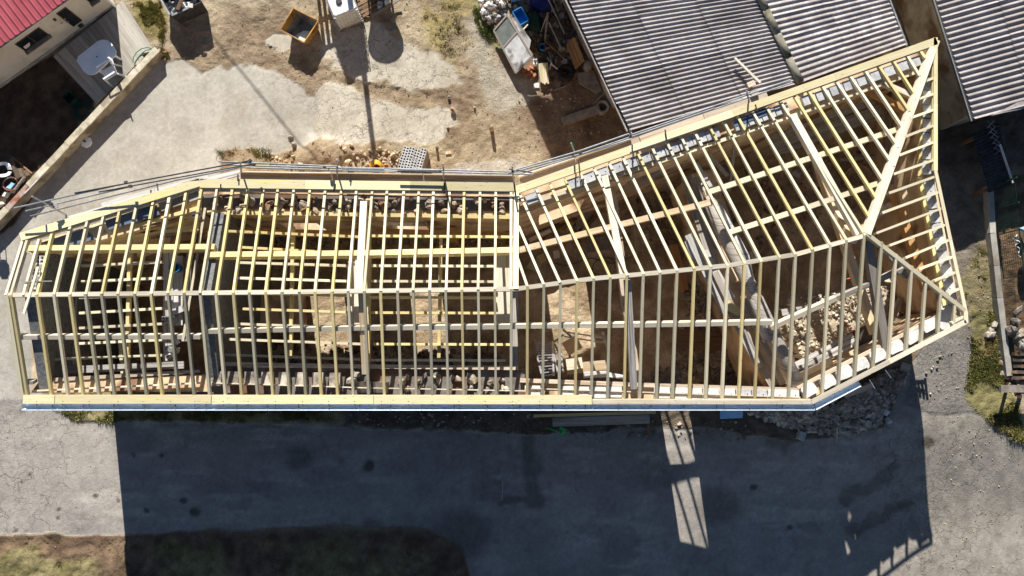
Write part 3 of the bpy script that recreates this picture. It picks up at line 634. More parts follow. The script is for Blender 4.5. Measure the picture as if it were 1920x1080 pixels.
# --- purlins
def sl_top(u, v): return ZR - (ZR - ZE) * np.clip((rv(u) - v) / 200.0, 0, 1) - RH - .02
def sl_bot(u, v): return ZR - (ZR - ZE) * np.clip((v - rv(u)) / 205.0, 0, 1) - RH - .02
def purlin(a, b, m, w=.17, h=.22, fn=sl_top, name='purlin', up=None):
    up = up or ((0, -.33, .94) if fn is sl_bot else (0, .3, .95) if fn is sl_top else (0, 0, 1))
    return pbeam(name, m, house, P(*a, fn(*a)), P(*b, fn(*b)), w, h, up=up)
purlin((47, 465), (402, 462), 'spruce_yellow'); purlin((388, 477), (676, 474), 'spruce_yellow'); purlin((677, 474), (967, 468), 'spruce_yellow')
def sl_wing(u, v):
    i = np.interp(u, wtop, range(len(wtop))); 
    rr = np.interp(u + (v - wt(u)) * .5, [1051, 1622], [1051, 1622]); f = np.clip((v - wt(u)) / max(rv(u + 90) - wt(u) + 10, 60), 0, 1)
    return ZE + (ZR - ZE) * f - RH - .02
purlin((967, 470), (1150, 424), 'spruce_warm', fn=sl_wing); purlin((1150.5, 424), (1336, 378), 'spruce_warm', fn=sl_wing)
purlin((1322, 362), (1510, 299), 'spruce', fn=sl_wing, w=.15); purlin((1510.5, 299), (1698, 237), 'spruce', fn=sl_wing, w=.15)
purlin((1368, 435), (1515, 388), 'spruce', fn=sl_wing, w=.15); purlin((1515.5, 388), (1662, 338), 'spruce', fn=sl_wing, w=.15)
purlin((26, 633), (375, 632), 'board_pale', fn=sl_bot, w=.13); purlin((390, 622), (676, 616), 'board_pale', fn=sl_bot, w=.13); purlin((677, 616), (966, 613), 'board_pale', fn=sl_bot, w=.13)
purlin((967, 612.5), (1205, 610), 'board_pale', fn=sl_bot, w=.13); purlin((1205.5, 610), (1448, 605.5), 'board_pale', fn=sl_bot, w=.13)
purlin((1446, 616), (1570, 560), 'board_pale', fn=lambda u, v: 5.28, w=.13, up=(0, -.33, .94)); purlin((1570.5, 560), (1702, 503), 'wood_grey', fn=lambda u, v: 5.28, w=.13, up=(0, -.33, .94))
purlin((37, 718), (62, 718), 'wood_grey', fn=sl_bot, w=.1)
purlin((1737, 110), (1725, 330), 'spruce_yellow', fn=lambda u, v: 4.84, w=.12, h=.14, name='wall_plate'); purlin((1725, 331), (1772, 573), 'spruce_yellow', fn=lambda u, v: 4.84, w=.12, h=.14, name='wall_plate')
purlin((1680, 360), (1740, 545), 'wood_orange', fn=lambda u, v: 4.4, w=.22, h=.24, name='tie_beam')
# --- trusses and posts
def piece(a, za, b, zb, w, h, m, name): return pbeam(name, m, house, P(*a, za), P(*b, zb), w, h, al=.5)
piece((683, 380), 4.95, (674, 545), 5.72, .2, .2, 'board_pale', 'principal_rafter'); piece((690, 392), 4.5, (689, 690), 4.5, .17, .24, 'spruce_yellow', 'tie_beam'); piece((679, 550), 5.7, (686, 700), 4.95, .2, .2, 'spruce_warm', 'principal_rafter')
piece((676, 470), 4.3, (672, 618), 4.3, .30, .05, 'board_pale', 'board'); piece((663, 470), 4.2, (660, 612), 4.2, .32, .05, 'board_pale', 'board')
piece((967, 400), 4.6, (966, 690), 4.6, .17, .22, 'wood_grey', 'tie_beam'); piece((945, 480), 4.1, (945, 606), 4.1, .5, .05, 'board_pale', 'board')
piece((1133, 330), 4.95, (1168, 515), 5.72, .2, .2, 'board_pale', 'principal_rafter'); piece((1143, 330), 3.6, (1195, 735), 3.9, .26, .26, 'scaffold_plank', 'tie_beam'); piece((1176, 525), 5.7, (1188, 728), 4.9, .19, .2, 'wood_white', 'principal_rafter')
piece((1528, 290), 3.9, (1640, 626), 4.0, .24, .26, 'spruce_warm', 'tie_beam'); piece((1625, 450), 5.6, (1664, 680), 4.6, .24, .24, 'wood_grey', 'principal_rafter')
piece((1570, 400), 4.4, (1602, 452), 5.6, .18, .18, 'spruce_warm', 'strut'); piece((1583, 455), 5.2, (1668, 385), 4.6, .18, .18, 'spruce_warm', 'strut'); piece((1590, 445), 3.2, (1605, 440), 5.7, .2, .2, 'spruce_warm', 'king_post')
piece((1640, 150), 4.7, (1712, 182), 5.1, .16, .16, 'board_pale', 'strut'); piece((1625, 168), 4.4, (1695, 206), 4.4, .2, .2, 'wood_orange', 'strut'); piece((1668, 180), 2.5, (1672, 345), 2.8, .3, .2, 'wood_grey', 'post')
piece((1690, 350), 4.7, (1698, 385), 4.7, .18, .18, 'spruce_warm', 'strut'); piece((1660, 470), 4.9, (1700, 520), 4.7, .14, .14, 'wood_grey', 'strut')
# diagonal loose-looking brace and props in the left bays
piece((118, 405), 5.35, (45, 600), 5.9, .05, .04, 'board_pale', 'lath') if False else None
# --- ceiling joists
def joist(a, b, z, m='spruce', w=.075, h=.14): return pbeam('ceiling_joist', m, house, P(*a, z), P(*b, z), w, h)
ZJ = 4.66
for (v0, v1, u0, u1) in [(433, 444, 425, 678), (463, 474, 445, 640), (492, 498, 447, 652), (521, 527, 446, 650), (549, 554, 440, 650), (579, 585, 455, 648), (607, 613, 444, 600), (636, 645, 428, 676), (665, 674, 422, 674)]:
    joist((u0, v0), (u1, v1), ZJ, random.choice(['spruce', 'spruce_yellow']))
for (v0, v1, u0, u1) in [(442, 444, 694, 962), (498, 499, 695, 926), (527, 528, 695, 926), (557, 558, 692, 926), (586, 587, 690, 928), (645, 646, 700, 958), (675, 676, 692, 948)]:
    joist((u0, v0), (u1, v1), ZJ, random.choice(['spruce', 'spruce_yellow']))
for (v0, v1, u0, u1) in [(436, 430, 240, 372), (498, 491, 152, 306), (528, 521, 152, 306), (558, 552, 148, 300), (587, 578, 148, 305), (615, 607, 148, 305), (644, 637, 148, 305), (674, 666, 95, 305)]:
    joist((u0, v0), (u1, v1), ZJ - .06, 'spruce' if v0 > 480 else 'spruce_yellow')
for (u0, v0, u1, v1) in [(245, 420, 239, 690), (550, 425, 545, 670), (827, 445, 823, 672)]:
    piece((u0, v0), 4.45, (u1, v1), 4.45, .1, .14, 'spruce_yellow', 'hanger_beam')
# plates over the wall edges
def plate(a, b, z, w, m, h=.12): return pbeam('wall_plate', m, house, P(*a, z), P(*b, z), w, h)
plate((388, 398), (676, 402), 4.86, .11, 'spruce_yellow'); plate((676.5, 402), (960, 407), 4.86, .11, 'spruce_yellow')
plate((96, 470), (374, 389), 4.9, .12, 'spruce_yellow', .16); plate((110, 478), (374, 404), 4.6, .2, 'spruce_yellow', .2)
plate((985, 384), (1240, 302), 4.86, .1, 'board_pale'); plate((1240.5, 302), (1500, 212), 4.86, .1, 'spruce'); plate((1500.5, 212), (1738, 128), 4.86, .1, 'spruce')
plate((395, 682), (676, 687), 4.8, .12, 'scaffold_plank'); plate((676.5, 687), (972, 690), 4.8, .12, 'scaffold_plank')
plate((975, 713), (1240, 723), 4.8, .12, 'scaffold_plank'); plate((1240.5, 723), (1496, 731), 4.8, .12, 'scaffold_plank'); plate((1496, 728), (1745, 602), 4.8, .1, 'scaffold_plank')
plate((100, 712), (374, 696), 4.8, .11, 'scaffold_plank')
plate((60, 733), (376, 718), 4.9, .05, 'board_pale', .05); plate((396, 718), (680, 727), 4.9, .03, 'board_pale', .05); plate((680, 727), (985, 733), 4.9, .03, 'board_pale', .05); plate((985, 728), (1500, 745), 4.9, .03, 'board_pale', .05)
for u in (1330, 1466): pass
# --- walls
def quadwall(A, B, C, D, z0, z1, m, ops=(), name='wall', parent=None):
    """A->B outer line, C->D inner line; ops = (s0,s1,za,zb) openings; z1 may be (at A, at B)"""
    za_, zb_ = z1 if isinstance(z1, tuple) else (z1, z1)
    L = lambda s: za_ + (zb_ - za_) * s
    b = MB(); cuts = sorted({0.0, 1.0} | {o[0] for o in ops} | {o[1] for o in ops})
    for s0, s1 in zip(cuts[:-1], cuts[1:]):
        if s1 - s0 < 1e-5: continue
        seg = [(z0, None)]; col = sorted([o for o in ops if o[0] <= s0 + 1e-6 and o[1] >= s1 - 1e-6], key=lambda o: o[2])
        spans = []; cur = z0
        for o in col: 
            if o[2] > cur: spans.append((cur, o[2]))
            cur = max(cur, o[3])
        spans.append((cur, None))
        q = [A + (B - A) * s0, A + (B - A) * s1, C + (D - C) * s1, C + (D - C) * s0]
        for lo, hi in spans:
            b.prism(q, lo, [hi] * 4 if hi is not None else [L(s0), L(s1), L(s1), L(s0)])
    return b.build(name, m, parent or house)
LH = Vector((LIGHT.x / -LIGHT.y, -1.0)); LZ = LIGHT.z / -LIGHT.y
def win_for(A, B, C, D, patch, zf, halfw):
    """window in wall AB/CD that lets the sun onto the floor between photo points patch[0] (near) and patch[1] (far)"""
    res = []
    near = P(*patch[0], zf); far = P(*patch[1], zf)
    def hit(g, p, q):
        ex, ey = q.x - p.x, q.y - p.y; den = LH.x * ey - LH.y * ex
        t = ((p.x - g.x) * ey - (p.y - g.y) * ex) / den
        hx, hy = g.x + t * LH.x, g.y + t * LH.y
        s = ((hx - p.x) * ex + (hy - p.y) * ey) / (ex * ex + ey * ey)
        return s, zf + LZ * t
    s1, zn = hit(near, C, D); s2, zf_ = hit(far, A, B); s = (s1 + s2) / 2; Ln = (B - A).length
    return (max(s - halfw / Ln, .01), min(s + halfw / Ln, .99), max(min(zn, zf_ - .1), .4), min(max(zf_, zn + .1), 4.3))
ZW = 4.66
tA, tB, tC, tD = P(374, 357, ZW), P(968, 363, ZW), P(379, 400, ZW), P(972, 405, ZW)
quadwall(tA, tB, tC, tD, -.3, ZW, 'plaster_tan', [win_for(tA, tB, tC, tD, ((617, 545), (622, 662)), 0, .62), win_for(tA, tB, tC, tD, ((803, 545), (808, 664)), 0, .58)])
wA, wB, wC, wD = P(968.5, 363, ZW), P(1750, 86, ZW), P(972.5, 404, ZW), P(1724, 132, ZW)
quadwall(wA, wB, wC, wD, -.3, ZW, 'plaster_tan', [win_for(wA, wB, wC, wD, ((1062, 530), (1080, 655)), .1, .8), win_for(wA, wB, wC, wD, ((1205, 480), (1222, 620)), .3, .62)])
quadwall(P(1751, 86, ZW), P(1752, 330, ZW), P(1726, 132, ZW), P(1728, 336, ZW), -.3, ZW, 'plaster_tan')
quadwall(P(1752, 331, ZW), P(1802, 592, ZW), P(1728, 337, ZW), P(1775, 572, ZW), -.3, ZW, 'plaster_tan')
bA, bB, bC, bD = P(1516, 750, ZW), P(1801, 600, ZW), P(1500, 730, ZW), P(1770, 583, ZW)
bD = bB + (bC - bA)
def slit(u, v0, v1, w):
    def hit(g, p, q):
        ex, ey = q.x - p.x, q.y - p.y; t = ((p.x - g.x) * ey - (p.y - g.y) * ex) / (LH.x * ey - LH.y * ex)
        return ((g.x + t * LH.x - p.x) * ex + (g.y + t * LH.y - p.y) * ey) / (ex * ex + ey * ey), g.z + LZ * t
    lo, hi = G(u, v0), G(u + 3, v1); L = (bB - bA).length
    r = [hit(lo, bA, bB), hit(lo, bC, bD), hit(hi, bA, bB), hit(hi, bC, bD)]; ss = [q[0] for q in r]
    return (min(ss) - w / 2 / L, max(ss) + w / 2 / L, r[0][1], r[3][1])
quadwall(bA, bB, bC, bD, -.3, ZW, 'plaster_tan', [slit(1579, 925, 962, .12), slit(1592, 972, 1034, .26)])
doorl = P(1237, 760, .4).x; doorr = P(1297, 760, .4).x
cA, cB, cC, cD = P(985, 748, ZW), P(1515, 751, ZW), P(985, 716, ZW), P(1499, 731, ZW)
sd0 = (doorl - cA.x) / (cB.x - cA.x); sd1 = (doorr - cA.x) / (cB.x - cA.x)
quadwall(cA, cB, cC, cD, -.3, ZW, 'plaster_tan', [(sd0, sd1, -.3, 1.84), (sd0, sd1, 1.88, 3.42)])
quadwall(P(395, 738, ZW), P(984, 746, ZW), P(392, 688, ZW), P(984, 694, ZW), -.3, ZW, 'mortar')
quadwall(P(62, 736, ZW), P(394, 734, ZW), P(76, 716, ZW), P(391, 702, ZW), -.3, ZW + .1, 'plaster_tan')
quadwall(P(66, 455, 5.1), P(373.5, 358, 4.8), P(80, 478, 5.1), P(377, 400, 4.8), -.3, (5.1, 4.75), 'plaster_tan')
# gable and cross walls: profile follows the roof slope
def gable(u0, u1, vt, vb, dz, m, name='gable_wall', zt=None):
    xa = P(u0, 553, ZR).x; xb = P(u1, 553, ZR).x; yr = P(10, 552, ZR).y
    yt = P(u0, vt, 5.3).y; y_b = P(u0, vb, 4.9).y
    prof = [(y_b, -.3), (yt, -.3), (yt, (zt or 5.3) - dz), (yr, ZR - dz), (y_b, ZE - dz)]
    b = MB(); n = len(prof)
    vs = [(xa, y, z) for y, z in prof] + [(xb, y, z) for y, z in prof]
    b.add(vs, [tuple(range(n)), tuple(range(n, 2 * n))[::-1]] + [(i, n + i, n + (i + 1) % n, (i + 1) % n) for i in range(n)])
    return b.build(name, m, house)
gable(38, 57, 452, 735, .20, 'render_grey'); gable(364, 388, 390, 726, .24, 'render_grey', 'cross_wall', zt=5.08)
# hollow blocks along the gable top (yard side slope)
def cell_block(L, Wd, Hh, nx, ny, wall=.028, depth=.16):
    b = MB(); xs_ = np.linspace(-L / 2, L / 2, nx + 1); ys_ = np.linspace(-Wd / 2, Wd / 2, ny + 1)
    b.add([(-L / 2, -Wd / 2, 0), (L / 2, -Wd / 2, 0), (L / 2, Wd / 2, 0), (-L / 2, Wd / 2, 0), (-L / 2, -Wd / 2, Hh), (L / 2, -Wd / 2, Hh), (L / 2, Wd / 2, Hh), (-L / 2, Wd / 2, Hh)],
          [(3, 2, 1, 0), (0, 1, 5, 4), (1, 2, 6, 5), (2, 3, 7, 6), (3, 0, 4, 7)])
    for i in range(nx):
        for j in range(ny):
            x0, x1, y0, y1 = xs_[i], xs_[i + 1], ys_[j], ys_[j + 1]; w = wall / 2
            o = [(x0, y0, Hh), (x1, y0, Hh), (x1, y1, Hh), (x0, y1, Hh)]
            p = [(x0 + w, y0 + w, Hh), (x1 - w, y0 + w, Hh), (x1 - w, y1 - w, Hh), (x0 + w, y1 - w, Hh)]
            q = [(a, c, Hh - depth) for a, c, _ in p]
            b.add(o + p + q, [(k, (k + 1) % 4, 4 + (k + 1) % 4, 4 + k) for k in range(4)] + [(4 + k, 4 + (k + 1) % 4, 8 + (k + 1) % 4, 8 + k) for k in range(4)] + [(8, 9, 10, 11)])
    return b
def mesh_obj(name, me, parent, loc, rot):
    o = bpy.data.objects.new(name, me); COL.objects.link(o); o.parent = parent
    off = Vector(parent['_loc']) if parent is not None else Vector((0, 0, 0)); o.location = Vector(loc) - off; o.rotation_euler = rot; return o
def mesh_of(b, m):
    me = bpy.data.meshes.new('m'); me.from_pydata(b.v, [], b.f); me.uv_layers.new(name='UVMap'); me.materials.append(M[m]); return me
hb = mesh_of(cell_block(.48, .24, .2, 4, 2), 'block_white'); hb.name = 'hollow_block'
xg = (P(38, 553, ZR).x + P(57, 553, ZR).x) / 2
yr0 = P(10, 552, ZR).y; yt0 = P(45, 452, 5.3).y
for k in range(4):
    t = (k + .55) / 4.4; y = yr0 + (yt0 - yr0) * t; z = ZR - .26 + (5.3 - ZR) * t
    mesh_obj('hollow_block', hb, house, (xg, y, z - .13), (-math.atan2(ZR - 5.3, yt0 - yr0) * 0 , 0, math.pi / 2 + random.uniform(-.03, .03)))
# block courses under the rafters
def pblock(L, Wd, Hh):
    b = MB(); b.beam((-L / 2, 0, Hh), (L / 2, 0, Hh), Wd, Hh)
    for x in (-.3 * L, .05 * L): b.lathe((x, .15 * Wd, Hh - .0), [(.001, -.06), (.018, -.06), (.018, .002), (.001, .0021)], 6) if False else None
    return b
def holed(L, Wd, Hh):
    """solid block with a small round dowel hole and a slot in its top"""
    b = MB(); x0, x1, y0, y1 = -L / 2, L / 2, -Wd / 2, Wd / 2
    b.add([(x0, y0, 0), (x1, y0, 0), (x1, y1, 0), (x0, y1, 0), (x0, y0, Hh), (x1, y0, Hh), (x1, y1, Hh), (x0, y1, Hh)], [(3, 2, 1, 0), (0, 1, 5, 4), (1, 2, 6, 5), (2, 3, 7, 6), (3, 0, 4, 7)])
    h0, h1, g0, g1 = .22 * L, .22 * L + .035, -.02, .02
    o = [(x0, y0, Hh), (x1, y0, Hh), (x1, y1, Hh), (x0, y1, Hh)]; p = [(h0, g0, Hh), (h1, g0, Hh), (h1, g1, Hh), (h0, g1, Hh)]; q = [(a, c, Hh - .1) for a, c, _ in p]
    b.add(o + p + q, [(k, (k + 1) % 4, 4 + (k + 1) % 4, 4 + k) for k in range(4)] + [(4 + k, 4 + (k + 1) % 4, 8 + (k + 1) % 4, 8 + k) for k in range(4)] + [(8, 9, 10, 11)])
    return b
pm = mesh_of(holed(.47, .32, .17), 'block_white'); pm.name = 'wall_block'; pm2 = mesh_of(holed(.45, .30, .17), 'block_grey'); pm2.name = 'wall_block'
def course(a, b, z, n, mesh=None, skip=(), jit=.012, me_alt=.3):
    A = P(*a, z); B = P(*b, z); ang = math.atan2(B.y - A.y, B.x - A.x)
    for k in range(n):
        if k in skip: continue
        p = A + (B - A) * ((k + .5) / n)
        o = mesh_obj('wall_block', (mesh or (pm2 if random.random() < me_alt else pm)), house, p + Vector((random.uniform(-jit, jit), random.uniform(-jit, jit), -.17 + random.uniform(-jit, jit))), (random.uniform(-.02, .02), random.uniform(-.02, .02), ang + random.uniform(-.03, .03)))
        o.scale = ((B - A).length / n / .49, 1, 1)
course((984, 733), (1500, 741), 4.84, 17, skip=(1, 6, 7), me_alt=.1)
course((985, 375), (1735, 109), 4.95, 29, skip=(1, 2, 14, 19), me_alt=1)
course((1741, 118), (1739, 326), 4.9, 8, me_alt=.9); course((1741, 340), (1787, 575), 4.9, 9, me_alt=.8)
# white foam-like blocks with broken ends on the hipped corner
def blobby(A, B, w, h, z, m, nm, parent):
    d = (B - A).normalized(); n = Vector((-d.y, d.x, 0)); L = (B - A).length; pts = []
    for s, t in [(0, -.35), (.04, -.5), (.5, -.52), (.93, -.5), (1, -.2), (.97, .3), (.88, .5), (.45, .5), (.1, .47), (-.01, .2)]:
        pts.append(A + d * (s * L) + n * (t * w + random.uniform(-.02, .02)))
    b = MB(); b.prism(pts, z - h, [z + random.uniform(-.01, .01) for _ in pts]); return b.build(nm, m, parent)
for (a, b) in [((1506, 738), (1530, 724)), ((1541, 721), (1565, 708)), ((1571, 705), (1598, 692)), ((1602, 689), (1628, 677)), ((1634, 673), (1661, 660)), ((1667, 657), (1694, 644)), ((1700, 639), (1727, 622)), ((1731, 617), (1757, 600))]:
    blobby(P(*a, 4.85), P(*b, 4.85), .33, .22, 4.85, 'block_white', 'wall_block', house)
blobby(P(1772, 618, 4.8), P(1779, 568, 4.8), .42, .2, 4.8, 'block_white', 'wall_block', house)
# --- rubble stones on the stone wall heads (each a piece of the wall)
rng = np.random.default_rng(11)
sw = MB(); sw.prism([P(384, 366, 4.5), P(966, 371, 4.5), P(968, 398, 4.5), P(384, 393, 4.5)], ZW + .002, ZW + .03)
swo = sw.build('wall_head', 'mortar', house)
def stone_obj(p, s, m, parent, flat=1.0):
    V, F = rocks([(0, 0, 0)], [s], rng, .3); V[:, 2] *= flat
    me = bpy.data.meshes.new('stone'); me.from_pydata([tuple(v) for v in V], [], [tuple(f) for f in F]); me.materials.append(M[m])
    o = bpy.data.objects.new('stone', me); COL.objects.link(o); o.parent = parent; o.location = Vector(p) - Vector(parent['_loc'] if '_loc' in parent else parent.parent['_loc']); return o
for k in range(18):
    uc = 392 + k * 31 + 12
    for j in range(rng.integers(4, 7)):
        u = uc + rng.uniform(-11, 13); v = 375 + rng.uniform(-6, 20) + k * .25
        s = rng.uniform(.07, .17) * (1.15 if v > 378 else .9)
        stone_obj(P(u, v, ZW + .10 + s * .5), s, random.choice(['stone', 'stone', 'rubble_tan', 'rubble']), swo, .85)
for k in range(18):
    u0 = 398 + k * 31.5; vv = 688 + (u0 - 398) * .012
    if k in (9, 10):   # two mortar haunches
        b = MB(); A = P(u0 - 12, vv + 24, ZW); B = P(u0 + 16, vv + 24, ZW); C = P(u0 + 15, vv + 45, ZW); D = P(u0 - 12, vv + 45, ZW)
        b.prism([A, B, C, D], ZW, [ZW + .22, ZW + .24, ZW + .06, ZW + .05]); b.build('mortar_bed', 'concrete', house)
    else:
        blk = k < 8
        s = .21 if blk else rng.uniform(.14, .22)
        if blk: 
            b = MB(); b.prism([P(u0 + 2, vv + 8, ZW), P(u0 + 22, vv + 8, ZW), P(u0 + 21, vv + 34, ZW), P(u0 + 1, vv + 34, ZW)], ZW + .0, [ZW + .2 + rng.uniform(-.03, .03) for _ in range(4)]); b.build('stone_block', 'rubble', house)
        else:
            for j in range(3): stone_obj(P(u0 + rng.uniform(4, 20), vv + rng.uniform(10, 38), ZW + .08), s * rng.uniform(.6, 1), random.choice(['stone', 'rubble', 'rubble_tan']), swo, .8)
# crumbled masonry on the cross wall
for j in range(34):
    u, v = rng.uniform(392, 418), rng.uniform(408, 540); s = rng.uniform(.07, .15)
    stone_obj(P(u, v, 4.3 + rng.uniform(-.2, .3)), s, random.choice(['stone', 'rubble_tan', 'brick_red', 'plaster_tan']), swo, .8)
b = MB(); b.prism([P(392, 410, 4.2), P(418, 410, 4.2), P(412, 545, 4.2), P(390, 545, 4.2)], -.3, 4.25); b.build('cross_wall', 'plaster_tan', house)
quadwall(P(433, 425, 2.6), P(446, 545, 2.6), P(400, 425, 2.6), P(398, 545, 2.6), -.3, 2.6, 'plaster_tan', name='cross_wall')
# blue-grey membrane laid over the skewed wall head
b = MB(); b.quad(P(74, 456, 5.17), P(92, 472, 5.17), P(180, 448, 5.03), P(160, 428, 5.03), .01); b.build('membrane_sheet', 'membrane_blue', house)
b = MB(); b.quad(P(196, 414, 5.05), P(203, 431, 5.05), P(300, 402, 4.96), P(290, 382, 4.96), .01); b.build('membrane_sheet', 'membrane_blue', house)
b = MB(); b.quad(P(296, 381, 4.95), P(303, 396, 4.95), P(374, 372, 4.9), P(372, 358, 4.9), .01); b.build('membrane_sheet', 'concrete', house)
b = MB(); b.quad(P(165, 430, 5.0), P(180, 444, 5.0), P(200, 436, 4.97), P(190, 420, 4.97), .01); b.build('membrane_sheet', 'concrete', house)
b = MB(); b.quad(P(1374, 226, 4.965), P(1378, 238, 4.965), P(1446, 212, 4.965), P(1442, 200, 4.965), .008); b.build('membrane_sheet', 'membrane_blue', house)
# old boarded dividing wall with a log along its head
b = MB(); b.prism([P(1290, 330, 3.2), P(1335, 318, 3.2), P(1490, 715, 3.6), P(1440, 728, 3.6)], -.3, 3.3); b.build('dividing_wall', 'plaster_tan', house)
b = MB(); b.tube([P(1316, 340, 4.1), P(1352, 430, 4.15), P(1398, 520, 4.2), P(1440, 610, 4.3), P(1494, 724, 4.5)], .2, 12, r2=.25); lg = b.build('log_beam', 'wood_grey', house, smooth=True)
b = MB(); b.tube([P(1376, 436, 4.35), P(1398, 480, 4.4), P(1412, 560, 4.3), P(1440, 640, 4.4)], .1, 8, r2=.16); b.build('log_beam', 'wood_white', house, smooth=True)
for (a, b_, w, z, m_) in [((1286, 330), (1346, 520), .34, 3.6, 'wood_grey'), ((1304, 332), (1350, 450), .3, 3.75, 'wood_grey'), ((1290, 440), (1362, 590), .24, 3.8, 'wood_white'), ((1320, 470), (1372, 560), .22, 3.9, 'wood_white'), ((1360, 560), (1425, 690), .26, 3.8, 'wood_white'), ((1340, 510), (1390, 612), .2, 3.95, 'wood_grey'), ((1380, 600), (1452, 724), .3, 3.75, 'wood_grey'), ((1396, 560), (1470, 720), .26, 4.0, 'wood_grey'), ((1424, 560), (1484, 700), .3, 3.9, 'membrane_blue'), ((1305, 305), (1340, 362), .12, 4.3, 'wood_white'), ((1286, 452), (1302, 492), .1, 4.2, 'wood_white'), ((1345, 380), (1378, 440), .16, 4.1, 'paint_white_worn')]:
    piece(a, z, b_, z + .05, w, .05, m_, 'board')
b = MB(); b.prism([P(1362, 560, 4.1), P(1388, 580, 4.1), P(1385, 592, 4.1), P(1362, 580, 4.1)], 4.06, 4.12); b.build('board', 'spruce_yellow', house)
# boarded inner lining on the wing's yard wall, seen below the plate
for k, (a, b_, z, m_) in enumerate([((1440, 262), (1640, 190), 3.9, 'wood_grey'), ((1446, 276), (1650, 203), 3.6, 'wood_grey'), ((1452, 288), (1655, 214), 3.3, 'wood_grey'), ((1225, 330), (1290, 300), 3.2, 'wood_grey'), ((1320, 280), (1400, 252), 3.4, 'wood_brown')]):
    piece(a, z, b_, z, .2, .04, m_, 'board')
piece((1108, 338), 3.9, (1052, 366), 3.9, .3, .05, 'wood_white', 'board'); piece((1385, 215), 4.9, (1366, 360), 3.0, .09, .09, 'wood_grey', 'prop'); piece((1300, 258), 3.8, (1364, 330), 3.6, .12, .08, 'wood_grey', 'prop')
piece((1310, 300), 2.2, (1335, 260), 3.4, .3, .04, 'wood_orange', 'board'); piece((1188, 420), 3.3, (1196, 478), .8, .05, .05, 'wood_grey', 'prop')
# left bay: pale planks and beams over the ceiling joists
for (a, b_, w, z, m_) in [((131, 470), (131, 684), .42, 3.62, 'wood_white'), ((120, 560), (120, 668), .1, 3.6, 'wood_grey'), ((127, 555), (127, 660), .1, 3.7, 'wood_grey'), ((316, 470), (316, 690), .3, 3.72, 'wood_white'), ((334, 480), (334, 610), .3, 3.68, 'wood_white'), ((120, 694), (345, 684), .22, 3.9, 'wood_white'), ((225, 638), (230, 700), .1, 3.5, 'spruce'), ((122, 622), (128, 690), .3, 3.3, 'wood_orange'), ((355, 470), (350, 640), .16, 4.0, 'wood_grey')]:
    piece(a, z, b_, z, w, .06, m_, 'board')
piece((385, 390), 5.05, (343, 640), 5.5, .07, .05, 'board_pale', 'lath'); piece((72, 500), 5.9, (45, 588), 6.0, .07, .05, 'board_pale', 'lath'); piece((44, 528), 5.9, (98, 527), 5.9, .03, .03, 'wood_grey', 'lath')
piece((44, 469), 5.5, (62, 477), 5.4, .04, .04, 'board_pale', 'lath'); piece((377, 402), 5.2, (361, 405), 5.2, .12, .05, 'galv', 'bracket')
b = MB(); b.prism([P(252, 424, 3.7), P(310, 416, 3.7), P(334, 424, 3.7), P(330, 440, 3.7), P(255, 450, 3.7)], 3.5, 3.72); b.build('slab_fragment', 'concrete', house)
b = MB(); b.prism([P(256, 452, 3.4), P(320, 438, 3.4), P(318, 465, 3.4), P(258, 482, 3.4)], 3.2, 3.4); b.build('slab_fragment', 'plaster_tan', house)
b = MB(); b.prism([P(388, 500, 4.35), P(400, 498, 4.35), P(398, 540, 4.35), P(386, 540, 4.35)], 3, 4.36); b.build('capping_board', 'wood_white', house)
# panels, lintels and doorway bits on the inner faces
for (a, b_, z, w, h, m_) in [((420, 430), (676, 438), 3.6, .12, .2, 'wood_orange'), ((700, 432), (958, 440), 3.6, .12, .2, 'wood_orange'), ((840, 440), (858, 442), 2.2, .3, 1.6, 'wood_orange'), ((720, 420), (800, 421), 4.2, .1, .1, 'paint_white_worn'), ((428, 640), (424, 690), 3.4, .3, .1, 'wood_orange')]:
    piece(a, z, b_, z, w, h, m_, 'lintel')
# upper-floor landing slab in the middle bays (dim, below the joists)
for (pl, z, m_) in [([(428, 610), (445, 610), (440, 640), (425, 640)], 2.6, 'plaster_tan'), ([(470, 545), (560, 545), (560, 620), (475, 610)], 1.1, 'plaster_tan')]:
    b = MB(); b.prism([P(*q, z) for q in pl], -.2, z); b.build('partition', m_, house)
#@@REST
# ================================================================== SHEDS, NEIGHBOUR HOUSE, WALLS
def ray_plane(u, v, p0, n):
    d = Vector((u - 960.0, FPX * ST + (540 - v) * CT, -FPX * CT + (540 - v) * ST)); o = Vector((0, 0, H)); return o + d * ((p0 - o).dot(n) / d.dot(n))
def corr_roof(root, E0, E1, R0, R1, pitch, amp, m, cols, rows, name='roof_sheet', seg=6, trapez=False, over=.05):
    """corrugated sheets between the eave E0-E1 and the ridge R0-R1, each sheet an object"""
    L = (E1 - E0).length; n = Vector((0, 0, 1)); nw = max(1, round(L / pitch / cols))
    for r in range(rows):
        t0 = r / rows; t1 = min(1.0, (r + 1) / rows + (over / (R0 - E0).length if r < rows - 1 else 0))
        for c in range(cols):
            vs = []; ns = nw * seg; dz = random.uniform(0, .012); dl = random.uniform(-.03, .03)
            for k in range(ns + 1):
                s = (c + k / ns) / cols; w = k / seg
                if trapez: q = (w % 1.0); a = amp * (1 if q < .18 else (1 - (q - .18) / .1 if q < .28 else (0 if q < .9 else (q - .9) / .1)))
                else: a = amp * math.cos(2 * math.pi * w)
                for t, up in ((t0, .026), (t1, 0.0)):
                    p = (E0 + (E1 - E0) * s) * (1 - t) + (R0 + (R1 - R0) * s) * t
                    if r == 0 and t == t0: p = p + (E0 - R0).normalized() * dl
                    vs.append(p + n * (a + dz + (up if r > 0 else 0)))
            b = MB(); b.add(vs, [(2 * k, 2 * k + 2, 2 * k + 3, 2 * k + 1) for k in range(ns)]); b.build(name, m, root, smooth=not trapez)
